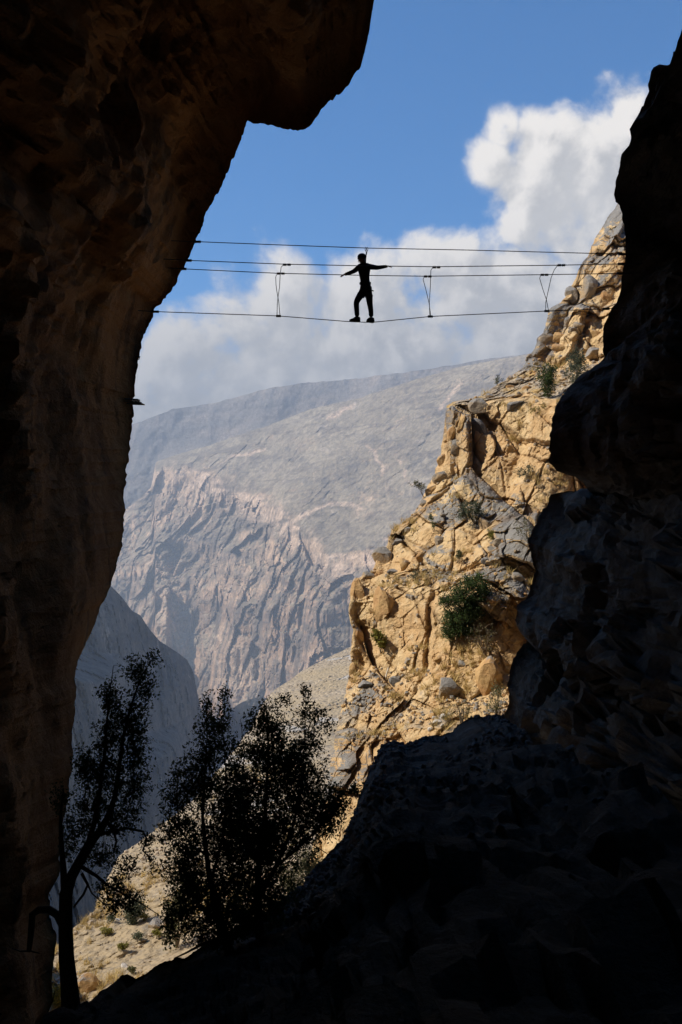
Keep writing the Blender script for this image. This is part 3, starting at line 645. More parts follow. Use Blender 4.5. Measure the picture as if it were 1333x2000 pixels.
# ------------------------------------------------------------------ the walker
DP = 24.6
def pp(px, py, dd=0.0): return V(px, py, DP + dd)
J = {}; EDG = []
def chain(*items):
    prev = None
    for it in items:
        if len(it) > 1:
            nm, px, py, dd, rx, ry = it; J[nm] = (pp(px, py, dd), rx, ry)
        nm = it[0]
        if prev is not None: EDG.append((prev, nm))
        prev = nm
chain(('pelvis', 714.4, 566, 0, .160, .118), ('belly', 714.0, 556, 0, .140, .108), ('waist', 713.0, 545.5, 0, .128, .10), ('chest', 711.8, 531, 0, .168, .125), ('upper', 711.3, 521.5, 0, .156, .108), ('neck', 709.3, 514.8, 0, .072, .070), ('jaw', 707.6, 509, -.02, .074, .08), ('skull', 707.0, 502.8, -.01, .088, .098))
chain(('upper',), ('shl', 702.6, 521.2, .04, .080, .078), ('elbl', 691.5, 530.2, .10, .060, .058), ('wrl', 677.5, 535.0, .16, .043, .042), ('handl', 672.2, 537.0, .18, .050, .032))
chain(('upper',), ('shr', 721.2, 520.6, -.04, .080, .078), ('elbr', 737.5, 523.0, -.10, .060, .058), ('wrr', 753.0, 520.6, -.16, .043, .042), ('handr', 758.4, 520.3, -.18, .050, .032))
chain(('pelvis',), ('hipl', 709.2, 571, .0, .112, .112), ('thl', 703, 579, -.02, .098, .098), ('knl', 696.3, 589.5, -.06, .078, .078), ('cal', 696.9, 602, .0, .070, .070), ('anl', 698.2, 619.5, .03, .060, .062))
chain(('pelvis',), ('hipr', 720.2, 572, .0, .112, .112), ('thr', 721.6, 582, .0, .098, .098), ('knr', 722.8, 594, .02, .076, .076), ('car', 724.8, 605, .06, .069, .069), ('anr', 725.6, 620, .05, .058, .060))
names = list(J); me = bpy.data.meshes.new('skeleton'); me.from_pydata([tuple(J[n][0]) for n in names], [(names.index(a), names.index(b)) for a, b in EDG], [])
sk = link(bpy.data.objects.new('skeleton', me)); sk.modifiers.new('skin', 'SKIN')
for i, n in enumerate(names):
    me.skin_vertices[0].data[i].radius = (J[n][1], J[n][2]); me.skin_vertices[0].data[i].use_root = (n == 'pelvis')
ss_ = sk.modifiers.new('sub', 'SUBSURF'); ss_.levels = 2; ss_.render_levels = 2
dg = bpy.context.evaluated_depsgraph_get(); dg.update()
ev = sk.evaluated_get(dg).to_mesh()
bv = [Vector(v.co) for v in ev.vertices]; bf = [tuple(p.vertices) for p in ev.polygons]
sk.evaluated_get(dg).to_mesh_clear(); bpy.data.objects.remove(sk)
mb = MB(); mb.v = bv
mb.f = [f if len(f) == 4 else (f[0], f[1], f[2], f[2]) for f in bf]
def hand(c, tip_dir, side):
    c = Vector(c); t = Vector(tip_dir).normalized(); s = t.cross(Vector((0, 0, 1))).normalized()
    for k, (off, ln) in enumerate(((-.030, .066), (-.010, .080), (.010, .076), (.029, .058))):
        b = c + s * off + t * .012
        mb.tube([b, b + t * ln * .5 + Vector((0, 0, -.004)), b + t * ln * .8 + Vector((0, 0, -.014)), b + t * ln + Vector((0, 0, -.026))], [.0105, .0098, .009, .006], 6)
    b = c - s * .026 * side - t * .02
    mb.tube([b, b - s * .026 * side + t * .022, b - s * .034 * side + t * .055 + Vector((0, 0, -.010))], [.013, .011, .007], 6)
hand(pp(672.2, 537.0, .18), pp(664, 539.5, .20) - pp(672.2, 537.0, .18), 1)
hand(pp(758.4, 520.3, -.18), pp(766, 519.9, -.20) - pp(758.4, 520.3, -.18), -1)
# face: nose and ears, turned to the right-hand rock
hc = pp(707.2, 506.0, -.01); fd = Vector((-0.75, 0.62, -0.2)).normalized(); sd = fd.cross(Vector((0, 0, 1))).normalized()
mb.tube([hc + fd * .085 + Vector((0, 0, .02)), hc + fd * .112 + Vector((0, 0, -.012)), hc + fd * .085 + Vector((0, 0, -.026))], [.010, .015, .009], 6)
for sg in (-1, 1):
    mb.tube([hc + sd * sg * .082 + Vector((0, 0, .022)), hc + sd * sg * .094, hc + sd * sg * .082 + Vector((0, 0, -.026))], [.010, .014, .008], 6)
    e = hc + fd * .088 + sd * sg * .032 + Vector((0, 0, .012)); mb.tube([e - fd * .004, e + fd * .006], [.011, .006], 6)
mb.tube([hc + fd * .088 - sd * .024 + Vector((0, 0, -.048)), hc + fd * .096 + Vector((0, 0, -.050)), hc + fd * .088 + sd * .024 + Vector((0, 0, -.048))], [.004, .008, .004], 6)
base = pp(715, 628.4); zs = lambda py: P(714.0, py, DP)[2]
person = mesh_obj('person', [tuple(v - base) for v in mb.v], [f for f in mb.f], None, None, True, mats=[M['cloth'], M['trouser'], M['skin']])
person.location = base
mi = []
for p_ in person.data.polygons:
    c = p_.center + base; ppx, ppy, _ = project(np.array(c))
    mi.append(2 if (ppy < 513.5 and 698 < ppx < 716) or ppx < 675.5 or ppx > 755.0 else (1 if c.z < zs(562) else 0))
person.data.polygons.foreach_set('material_index', np.array(mi, np.int32))
tag(person, 'person in dark clothing balancing on the foot cable with arms outstretched', 'person')
def lathe_on(center, axis_up, prof, n, name, mat, parent, sx=1.0, sy=1.0, fwd=Vector((1, 0, 0))):
    up = Vector(axis_up).normalized(); x = (fwd - up * fwd.dot(up)).normalized(); y = up.cross(x); m_ = MB()
    for r, h in prof:
        for k in range(n):
            a = 2 * math.pi * k / n; m_.v.append(center + up * h + x * math.cos(a) * r * sx + y * math.sin(a) * r * sy)
    for i in range(len(prof) - 1):
        for k in range(n): m_.f.append((i * n + k, i * n + (k + 1) % n, (i + 1) * n + (k + 1) % n, (i + 1) * n + k))
    return m_.build(name, mat, parent)
lathe_on(pp(707.0, 502.6, -.01), (-.08, 0, 1), [(.098, -.035), (.106, -.033), (.107, .0), (.103, .035), (.090, .062), (.066, .083), (.034, .094), (.002, .098)], 20, 'helmet', M['helmet'], person, 1.04, .95, fd)
lathe_on(pp(713.8, 553.5), (0, 0, 1), [(.120, -.026), (.132, -.024), (.132, .024), (.120, .026)], 20, 'harness_belt', M['strap'], person, 1.08, .86)
for (a, b, r) in (((708.6, 572.5), (701.5, 582), .104), ((720.5, 574), (721.8, 585), .100)):
    A_, B_ = pp(*a), pp(*b); lathe_on(A_ * .6 + B_ * .4, A_ - B_, [(r - .01, -.022), (r, -.02), (r, .02), (r - .01, .022)], 16, 'leg_loop', M['strap'], person)
MB().tube([pp(725.5, 566, .04), pp(728.5, 568, .06), pp(730.5, 568.4, .07)], [.012, .016, .010], 6).build('gear_loop', M['strap'], person)
for x_, y_ in ((706.5, 561), (722.8, 561.5), (724.6, 563)):
    c_ = pp(x_, y_, -.10)
    MB().tube([c_ + Vector((.022 * math.sin(a), .006, .05 * math.cos(a))) for a in np.linspace(0, 2 * math.pi, 13)], .008, 5).build('carabiner', M['steel'], person)
for (ax, ay, tx, ty, hx, hy, dd) in ((698.2, 619.0, 683.8, 626.8, 701.5, 627.0, .03), (725.6, 619.5, 717.2, 628.6, 728.6, 629.2, .05)):
    A_ = pp(ax, ay, dd); T_ = pp(tx, ty, dd - .05); H_ = pp(hx, hy, dd + .05); m_ = MB()
    f_ = (T_ - H_); f_.z = 0; ln = f_.length; f_.normalize(); s_ = f_.cross(Vector((0, 0, 1))); zb = min(T_.z, H_.z)
    prof = [(-.02, .046, .115, .0), (.04, .052, .13, 0), (.10, .052, .125, 0), (.16, .05, .075, 0), (ln - .04, .05, .058, 0), (ln, .035, .04, 0)]
    for (u_, w_, h_, _) in prof:
        c = H_ + f_ * u_; c.z = zb
        for (q, z_) in ((-1, 0), (-1.0, .5), (-.65, 1), (.65, 1), (1.0, .5), (1, 0)): m_.v.append(c + s_ * w_ * q + Vector((0, 0, h_ * z_)))
    for i in range(len(prof) - 1):
        for k in range(6): m_.f.append((i * 6 + k, i * 6 + (k + 1) % 6, (i + 1) * 6 + (k + 1) % 6, (i + 1) * 6 + k))
    m_.f += [(0, 1, 4, 5), (1, 2, 3, 4)]; e_ = (len(prof) - 1) * 6; m_.f += [(e_, e_ + 1, e_ + 4, e_ + 5), (e_ + 1, e_ + 2, e_ + 3, e_ + 4)]
    bt = m_.build('boot', M['boot'], person)
    MB().tube([A_ + Vector((0, 0, .03)), A_ + Vector((0, 0, -.03)), A_ + Vector((0, 0, -.07))], [.056, .055, .052], 8).build('boot_cuff', M['boot'], bt) if False else None
# lanyard clipped to the safety cable
ly = empty('safety_lanyard', V(716.3, 485, DP)); tag(ly, 'short safety lanyard running from the walker up to the topmost cable', 'lanyard')
MB().tube([pp(714.0, 517, -.09), pp(714.6, 508, -.1), pp(715.6, 497, -.06), pp(716.3, 495, -.03)], [.020, .017, .016, .016], 6).build('strap', M['strap'], ly)
for x in (714.7, 718.0):
    MB().tube([pp(716.3, 495.5, -.03), pp(x, 488.5, -.02)], .010, 6).build('strap', M['strap'], ly)
    cx_ = pp(x, 486.3, -.02)
    MB().tube([cx_ + Vector((.016 * math.sin(a), 0, .042 * math.cos(a))) for a in np.linspace(0, 2 * math.pi, 15)], .0065, 5).build('carabiner', M['steel'], ly)

# ------------------------------------------------------------------ iron rungs and bracket in the left wall
for (x0, x1, y, lab) in ((244, 269, 780, 'highest of three iron rungs sticking out of the cave wall'), (246, 272, 784.5, 'middle one of three iron rungs sticking out of the cave wall'), (248, 278, 788.5, 'lowest and longest of three iron rungs sticking out of the cave wall')):
    a, b = V(x0, y - 1, 24.9), V(x1, y, 24.9); back = Vector((0, .28, 0.02)); root = empty('step_rung', b); tag(root, lab, 'rung', 'iron rungs on the cave wall')
    MB().tube([a, b], .017, 6).build('side_bar', M['steel'], root); MB().tube([a + back, b + back], .017, 6).build('side_bar', M['steel'], root)
    MB().tube([b, b + back], .017, 6).build('tread', M['steel'], root)
root = empty('wall_bracket', V(270, 698, 25.25)); tag(root, 'small iron bracket on the cave wall above the rungs', 'bracket')
MB().tube([V(258, 697, 25.3), V(274, 696.5, 25.25)], .014, 6).build('arm', M['steel'], root)
MB().tube([V(273.5, 696.5, 25.25), V(272, 702, 25.25), V(267, 703, 25.28)], .011, 6).build('hook', M['steel'], root)
o = MB().tube([V(x, y, 11.6) for x, y in ((70, 2012), (80, 1998), (90, 1984), (98, 1968), (103, 1955), (108, 1935))], .006, 5).build('loose_wire', M['steel']); tag(o, 'thin loose wire curving beside the foot of the trunk', 'wire')

# ------------------------------------------------------------------ trees and shrubs
class Plant:
    def __init__(s): s.pos = []; s.rad = []; s.mb = MB(); s.leaf_p = []
    def limb(s, pts, rads, n=7, dens=0.07):
        s.mb.tube(pts, rads, n, False)
        for a, b, ra, rb in zip(pts[:-1], pts[1:], rads[:-1], rads[1:]):
            k = max(2, int((b - a).length / dens))
            for i in range(k):
                t = i / k; s.pos.append(tuple(a.lerp(b, t))); s.rad.append(ra + (rb - ra) * t)
        s.pos.append(tuple(pts[-1])); s.rad.append(rads[-1])
    def grow(s, att, leaf_n, spread, droop=0.0, rmin=0.0025, gain=0.010, twig_n=3):
        att = np.asarray(att); base = np.array(s.pos)
        d0 = np.array([np.min(((base - a) ** 2).sum(1)) for a in att]); arr = np.zeros((len(base) + 3 * len(att), 3)); arr[:len(base)] = base; n = len(base)
        rad = np.zeros(len(arr)); rad[:n] = s.rad
        for a in att[np.argsort(d0)]:
            q = arr[:n]; df = q - a; m = np.sqrt((df * df).sum(1)) + 0.55 * np.maximum(0, df[:, 2]) + 0.35 * np.maximum(0, .004 - rad[:n]) / .004 * .3
            k = int(np.argmin(m)); p0 = Vector(q[k]); p1 = Vector(a); L = (p1 - p0).length
            if L < 1e-3: continue
            r0 = min(rad[k] * 0.7, rmin + gain * L); jit = 0.16 * L
            pts = [p0]
            for t in (0.35, 0.7):
                pts.append(p0.lerp(p1, t) + Vector((rnd.uniform(-jit, jit), rnd.uniform(-jit, jit), rnd.uniform(-jit, jit) + 0.12 * L * (1 - t))))
            pts.append(p1 + Vector((0, 0, -droop * L)))
            rr = [max(rmin, r0), max(rmin, r0 * .75), max(rmin, r0 * .5), rmin]
            s.mb.tube(pts, rr, twig_n, False)
            for p_, r_ in zip(pts[1:], rr[1:]): arr[n] = p_; rad[n] = r_; n += 1
            for j in range(leaf_n):
                t = 1 - rnd.random() ** 1.5 * 0.75
                b = pts[1].lerp(pts[3], max(0, (t - .35) / .65)) if t > .35 else pts[0].lerp(pts[1], t / .35)
                s.leaf_p.append((b.x + rnd.gauss(0, spread), b.y + rnd.gauss(0, spread), b.z + rnd.gauss(0, spread)))
    def leaves(s, name, mat, parent, size, asp=0.5):
        c = np.array(s.leaf_p); n = len(c)
        d = rng.normal(size=(n, 3)); d[:, 2] += 0.3; d /= np.linalg.norm(d, axis=1)[:, None]
        e = np.cross(d, rng.normal(size=(n, 3))); e /= np.linalg.norm(e, axis=1)[:, None]
        L = size * rng.uniform(.6, 1.3, (n, 1)); w = L * asp; nn = np.cross(d, e) * L * .12
        v = np.stack([c - d * L * .5, c + e * w * .5 - d * L * .05 + nn, c + d * L * .5, c - e * w * .5 - d * L * .05 + nn], 1).reshape(-1, 3)
        f = np.arange(4 * n).reshape(n, 4); off = np.array(parent.matrix_basis.translation)
        return mesh_obj(name, v - off, f, mat, parent)
def blob_att(blobs, d, dens, zsc=0.8):
    out = []
    for bl in blobs:
        x, y, rx, ry = bl[:4]; m = bl[4] if len(bl) > 4 else 1.0
        n = max(2, int(dens * m * rx * ry / 100.0))
        for _ in range(n):
            while True:
                a, b, c = rnd.gauss(0, .55), rnd.gauss(0, .55), rnd.gauss(0, .55)
                if a * a + b * b + c * c < 1.5: break
            out.append(P(x + a * rx, y + b * ry, d + c * min(rx, ry) * d / F * zsc * 1.6))
    return out
def tree(label, d, limbs, blobs, dens, leaf_n, size, spread, mat, cat='tree', group=None, bark='bark', droop=0.0, name='tree', dmul=8.8, thin=0.62):
    p = Plant(); x, y = limbs[0][0][:2]; root = empty(name, V(x, y, d)); tag(root, label, cat, group)
    for i, L in enumerate(limbs): p.limb([V(q[0], q[1], d + (q[3] if len(q) > 3 else 0)) for q in L], [q[2] * thin for q in L], 9 if i == 0 else 7)
    p.grow(blob_att(blobs, d, dens * dmul), leaf_n + 1, spread, droop)
    p.mb.build('trunk', M[bark], root); p.leaves('crown', mat, root, size * 1.05); return root
TG = 'trees growing in the cave mouth'
tree('slender dark tree with a thick leaning trunk against the cave wall', 10.8,
     [[(143, 2060, .135), (140, 1990, .118), (136, 1930, .10), (130, 1870, .088), (128, 1800, .079), (129, 1745, .074), (140, 1712, .062), (155, 1685, .058), (174, 1650, .054), (195, 1624, .044, .1), (212, 1595, .038, .15), (225, 1555, .030, .1), (233, 1500, .024), (241, 1440, .019), (256, 1380, .014), (276, 1322, .009), (300, 1284, .005), (316, 1279, .003)],
      [(128, 1750, .05), (124, 1690, .036, -.1), (120, 1640, .028, -.15), (119, 1590, .018, -.2), (125, 1540, .01, -.2)],
      [(172, 1652, .04), (186, 1600, .030, -.15), (196, 1540, .024, -.2), (205, 1470, .018, -.2), (209, 1410, .012, -.15), (216, 1345, .006, -.1), (222, 1300, .004)],
      [(196, 1630, .026, .1), (225, 1622, .018, .1), (250, 1618, .015), (280, 1624, .013), (288, 1640, .012), (279, 1661, .010), (291, 1673, .007), (301, 1690, .004)],
      [(208, 1604, .022), (222, 1622, .018), (228, 1644, .012), (224, 1662, .006)],
      [(155, 1690, .026), (188, 1710, .02, -.1), (216, 1733, .013, -.15), (246, 1748, .010, -.2), (276, 1764, .007, -.25), (318, 1792, .003, -.3)],
      [(216, 1733, .009, -.15), (250, 1738, .006, -.2), (285, 1752, .003, -.2)],
      [(144, 1772, .012), (163, 1748, .015), (172, 1728, .016), (160, 1706, .02)],
      [(172, 1728, .012), (180, 1745, .009), (204, 1766, .005), (222, 1790, .003)],
      [(126, 1812, .05), (113, 1787, .048), (96, 1776, .045), (76, 1777, .042), (64, 1786, .040), (61, 1826, .036), (57, 1858, .028)], [(58, 1857, .012), (40, 1858, .008), (24, 1852, .004)], [(58, 1857, .01), (78, 1862, .006)]],
     [(297, 1287, 22, 14, .7), (262, 1300, 24, 26, .8), (282, 1338, 24, 38), (212, 1362, 24, 36), (248, 1395, 44, 44), (222, 1440, 46, 40), (270, 1455, 26, 54), (200, 1505, 48, 52), (258, 1530, 36, 54), (164, 1500, 20, 44), (180, 1580, 42, 46), (238, 1600, 36, 36), (146, 1640, 24, 50, .8), (196, 1670, 36, 30), (245, 1690, 34, 24, .6), (222, 1735, 34, 26), (258, 1758, 26, 22), (292, 1640, 22, 18, .7), (225, 1770, 26, 20, .8), (295, 1680, 12, 26, .6), (118, 1560, 18, 40, .6)],
     1.35, 6, .036, .030, M['leaf_dark'], group=TG, droop=0.1, dmul=6.8, thin=0.95)
tree('bushy dark tree with drooping outer twigs, left of the widest crown', 13.4,
     [[(452, 1872, .12), (440, 1830, .10), (426, 1780, .08), (411, 1722, .065), (403, 1665, .05), (396, 1600, .035), (400, 1520, .024), (405, 1440, .014), (404, 1362, .005)],
      [(404, 1668, .034), (377, 1655, .028, .1), (352, 1620, .02, .2), (345, 1560, .014, .2), (350, 1500, .008, .2)], [(412, 1724, .04), (432, 1650, .032, -.2), (442, 1580, .022, -.2), (441, 1500, .014, -.2), (436, 1430, .009), (440, 1350, .004)],
      [(440, 1830, .05), (400, 1842, .032, -.2), (362, 1862, .02, -.3), (340, 1872, .012, -.3)], [(426, 1780, .04), (380, 1770, .022, .2), (345, 1790, .014, .2), (322, 1840, .005, .2)]],
     [(404, 1372, 12, 26, .8), (438, 1362, 12, 26, .8), (420, 1410, 34, 30), (418, 1460, 46, 40), (388, 1512, 52, 44), (352, 1560, 40, 54, .8), (420, 1560, 52, 54), (338, 1622, 34, 42, .8), (388, 1640, 54, 44), (440, 1640, 40, 50), (352, 1700, 40, 40), (394, 1740, 54, 50, 1.2), (330, 1800, 16, 44, .9), (358, 1782, 38, 48), (404, 1806, 46, 36, 1.3), (440, 1740, 40, 60), (460, 1800, 50, 36, 1.4), (452, 1560, 26, 60), (456, 1660, 30, 60), (462, 1490, 20, 40, .7), (420, 1838, 40, 18, 1.2), (372, 1700, 30, 60)],
     1.05, 7, .044, .036, M['leaf_dark'], group=TG, droop=0.15)
tree('widest and densest dark tree in front of the cliff foot', 14.6,
     [[(512, 1850, .14), (506, 1800, .11), (502, 1755, .09), (506, 1690, .07), (516, 1620, .05), (521, 1540, .034), (525, 1460, .02), (520, 1372, .005)],
      [(503, 1760, .06), (541, 1690, .05, -.3), (571, 1620, .036, -.3), (590, 1540, .024, -.2), (595, 1450, .014), (598, 1345, .004)], [(506, 1692, .05), (481, 1620, .036, .2), (471, 1550, .024, .2), (478, 1470, .01, .2), (470, 1405, .004)],
      [(541, 1692, .04, -.3), (600, 1640, .03, -.2), (650, 1592, .018), (696, 1530, .005)], [(600, 1642, .018), (640, 1668, .01), (676, 1672, .004)]],
     [(521, 1384, 13, 22, .9), (553, 1372, 20, 14, .7), (502, 1412, 26, 24), (536, 1424, 38, 34), (498, 1470, 34, 34), (545, 1480, 54, 44), (598, 1356, 10, 22, .8), (604, 1396, 28, 26, .7), (640, 1418, 18, 18, .6), (602, 1450, 36, 30, .8), (592, 1505, 46, 40), (480, 1540, 40, 46), (470, 1600, 34, 60), (540, 1552, 60, 50, 1.2), (612, 1560, 50, 44, 1.2), (656, 1570, 30, 34), (692, 1538, 12, 22, .8), (640, 1612, 28, 24), (560, 1622, 68, 44, 1.2), (490, 1624, 42, 50, 1.2), (522, 1690, 62, 44, 1.2), (592, 1672, 36, 20, .4), (478, 1742, 50, 50, 1.3), (536, 1752, 48, 38, 1.1), (500, 1790, 50, 30, 1.2), (520, 1640, 60, 40), (620, 1590, 40, 34), (560, 1500, 40, 50)],
     1.05, 8, .048, .040, M['leaf_dark'], group=TG)

SG = 'shrubs on the sunlit slopes'
def shrub(surf, px, py, label, blobs, mat, dens, leaf_n, size, spread, stems=3, bark='twig', cat='shrub', name='shrub', lift=0.0, group=SG):
    d, q = on(surf, px, py); d -= 0.12; root = empty(name, V(px, py, d)); tag(root, label, cat, group)
    p = Plant()
    for k in range(stems):
        x, y, rx, ry = rnd.choice(blobs)[:4]; mx, my = x + rnd.uniform(-.3, .3) * rx, y + rnd.uniform(-.1, .5) * ry
        r0 = max(.012, 0.0009 * max(rx, ry) * d / F * 60)
        p.limb([V(px + rnd.uniform(-2, 2), py + 3, d + .08), V((px * 1.3 + mx) / 2.3 + rnd.uniform(-3, 3), (py + my) / 2, d - .03 + rnd.uniform(-.1, .1)), V(mx, my, d - .05 + rnd.uniform(-.2, .2))], [r0, r0 * .6, r0 * .25], 5, 0.1)
    p.grow(blob_att(blobs, d - 0.1, dens * 1.7), int(leaf_n * 1.8), spread, 0.0, rmin=.004, gain=.012)
    p.mb.build('stem', M[bark], root); p.leaves('foliage', mat, root, size); return root
LG, LO, LS, LL = M['leaf_green'], M['leaf_olive'], M['leaf_sage'], M['leaf_lime']
shrub('cliff', 905, 1228, 'largest shrub on the cliff, dense dark green and tree sized', [(930, 1140, 26, 20), (908, 1152, 24, 20), (944, 1164, 16, 26), (886, 1168, 24, 16), (868, 1176, 12, 8), (915, 1178, 26, 22), (876, 1206, 14, 24), (900, 1208, 24, 22), (930, 1196, 22, 18), (890, 1236, 22, 14), (912, 1236, 16, 12), (872, 1232, 10, 12)], LG, 9, 9, .085, .07, 6, 'bark')
shrub('cliff', 1072, 778, 'upright green shrub in front of a wider grey-green one on the upper ledge', [(1075, 726, 13, 16), (1062, 738, 16, 18), (1074, 752, 14, 20), (1070, 768, 10, 10)], LG, 12, 8, .085, .06, 4)
shrub('cliff', 1128, 745, 'wide grey-green shrub against the stacked boulders of the upper cliff', [(1128, 696, 16, 22), (1118, 714, 20, 22), (1138, 722, 14, 24), (1124, 740, 14, 10)], LS, 9, 7, .085, .07, 4)
shrub('cliff', 930, 1022, 'round sage-coloured shrub halfway up the cliff', [(912, 994, 20, 14), (928, 1004, 22, 16), (905, 1006, 14, 12), (932, 990, 12, 12)], LS, 11, 7, .075, .055, 5)
shrub('cliff', 966, 1052, 'small bright green round shrub below the sage-coloured one', [(966, 1040, 12, 10), (962, 1046, 9, 7)], LL, 22, 8, .06, .03, 3)
shrub('cliff', 1036, 1066, 'thin grey bush with bare stems beside the shaded buttress', [(1024, 1020, 20, 14, .6), (1030, 1038, 18, 16, .6), (1012, 1036, 10, 12, .5)], LO, 7, 4, .07, .06, 6)
shrub('cliff', 1030, 930, 'small dark shrub rooted in the smooth tan face', [(1020, 920, 14, 8), (1034, 914, 12, 7), (1024, 928, 10, 8)], LS, 14, 6, .06, .04, 4)
shrub('cliff', 948, 1275, 'dry brown bush of bare twigs beside the largest shrub', [(945, 1232, 30, 20, .7), (955, 1255, 20, 22, .7), (926, 1240, 16, 14, .6)], LO, 7, 2, .05, .06, 9)
shrub('cliff', 745, 1272, 'spiky yellow-green plant at the foot of the square block', [(742, 1244, 14, 14), (735, 1236, 10, 8), (748, 1258, 10, 10)], LL, 18, 7, .10, .03, 6)
shrub('cliff', 902, 1418, 'sparse twiggy bush at the edge of the shade', [(900, 1378, 28, 18, .6), (908, 1395, 22, 18, .6), (878, 1395, 14, 12, .5)], LO, 8, 3, .055, .05, 8)
shrub('cliff', 970, 1395, 'low olive bush under the leaning orange flake', [(972, 1358, 16, 26), (966, 1380, 18, 12)], LO, 9, 5, .06, .05, 5)
shrub('cliff', 829, 968, 'lone little tree leaning out from the cliff edge', [(812, 944, 12, 5), (822, 948, 9, 6), (828, 955, 6, 6, .5)], LO, 22, 7, .06, .035, 2)
shrub('cliff', 972, 752, 'dark bush on the skyline of the upper ledge', [(972, 742, 8, 9)], LS, 18, 7, .06, .04, 3)
shrub('cliff', 816, 1128, 'small grey bush beside the brown boulder pair', [(814, 1121, 11, 10), (808, 1128, 8, 7)], LS, 16, 6, .055, .04, 4)
shrub('cliff', 848, 1035, 'little green plant tucked by the cliff edge', [(847, 1026, 5, 8), (843, 1010, 5, 7)], LG, 24, 6, .06, .03, 3)
shrub('cliff', 896, 1096, 'pale yellow tussock above the largest shrub', [(897, 1084, 9, 9)], LO, 22, 8, .07, .03, 5)
shrub('cliff', 1050, 805, 'yellowish clump under the upright green shrub', [(1058, 794, 14, 8), (1042, 800, 9, 6)], LL, 14, 6, .06, .05, 5)
shrub('cliff', 600, 1752, 'sunlit olive bush seen through the gap behind the dark trees', [(600, 1690, 34, 36), (575, 1720, 34, 30), (625, 1715, 24, 30), (590, 1745, 40, 20)], LO, 6, 7, .08, .07, 6)
shrub('hillside', 262, 1803, 'largest grey-green shrub on the low sunlit hillside', [(268, 1770, 13, 20), (258, 1784, 14, 18), (262, 1798, 10, 8)], LS, 14, 8, .12, .09, 4)
shrub('hillside', 345, 1850, 'pale green bush behind the drooping twigs', [(345, 1780, 24, 40), (370, 1740, 26, 30), (330, 1820, 16, 26)], LO, 4, 6, .14, .14, 5)
shrub('hillside', 218, 1802, 'small dark shrub on the hillside behind the tree trunk', [(217, 1793, 9, 9)], LS, 18, 7, .10, .06, 3)
shrub('hillside', 270, 1836, 'small grey-blue shrub below the largest hillside shrub', [(270, 1829, 11, 8)], LS, 18, 7, .10, .06, 3)
shrub('hillside', 110, 1962, 'green grassy plant between the cave wall and the trunk', [(110, 1955, 9, 18), (114, 1935, 7, 12)], LL, 12, 7, .14, .08, 6)
for (x, y, w, lab) in ((208, 1824, 12, 'yellow tuft nearest the trunk on the hillside'), (240, 1854, 11, 'yellow tuft lowest on the open hillside'), (281, 1796, 11, 'yellow tuft to the side of the largest hillside shrub'), (308, 1828, 9, 'yellow tuft beside the drooping twigs'), (258, 1900, 8, 'dull tuft just above the dark cave floor')):
    shrub('hillside', x, y, lab, [(x, y - 6, w, 6)], LL if y < 1880 else LO, 22, 7, .11, .05, 4, name='grass_tuft', cat='grass tuft', group='grass tufts on the hillside')

# ------------------------------------------------------------------ rocks
def rock_mesh(seed, planes=11, sub=3, lo=0.55, hi=0.85):
    r = np.random.default_rng(seed); bm = bmesh.new(); bmesh.ops.create_icosphere(bm, subdivisions=sub, radius=0.62)
    v = np.array([q.co for q in bm.verts]); f = np.array([[q.index for q in p.verts] for p in bm.faces]); bm.free()
    n = r.normal(size=(planes, 3)); n /= np.linalg.norm(n, axis=1)[:, None]
    for k in range(planes):
        h = r.uniform(lo, hi) * 0.62; dd = v @ n[k] - h; v = v - np.maximum(0, dd)[:, None] * n[k][None] * 0.97
    v = v + 0.03 * np.stack([fbm(v * 2.5 + seed, 4, seed), fbm(v * 2.5 + 9, 4, seed + 1), fbm(v * 2.5 + 17, 4, seed + 2)], -1)
    return v / (np.abs(v).max(0) * 2), f
RM = []
for i in range(9):
    v_, f_ = rock_mesh(900 + i, 13 if i < 6 else 8, 3, 0.5 if i < 6 else 0.42, 0.85)
    o = mesh_obj('rock', v_, f_, M['block_grey'], None, False); RM.append(o.data); bpy.data.objects.remove(o)
RMC = {}
def rock(surf, px, py, w, h, mat, name, k, label=None, parent=None, rot=None, sink=0.15, group=None, dsc=1.0, cat='boulder'):
    key = (k, mat)
    if key not in RMC:
        me = RM[k].copy(); me.materials.clear(); me.materials.append(M[mat]); RMC[key] = me
    d, q = on(surf, px, py); W_, H_ = w * d / F, h * d / F; D_ = 0.5 * (W_ + H_) * dsc
    o = link(bpy.data.objects.new(name, RMC[key]), parent)
    o.location = V(px, py, d + D_ * sink); o.scale = (W_ * 1.04, D_, H_ * 1.04)
    o.rotation_euler = (0, rot if rot is not None else rnd.uniform(-.25, .25), rnd.uniform(-.4, .4))
    if label: tag(o, label, cat, group)
    return o
BG = 'loose boulders on the cliff ledges'
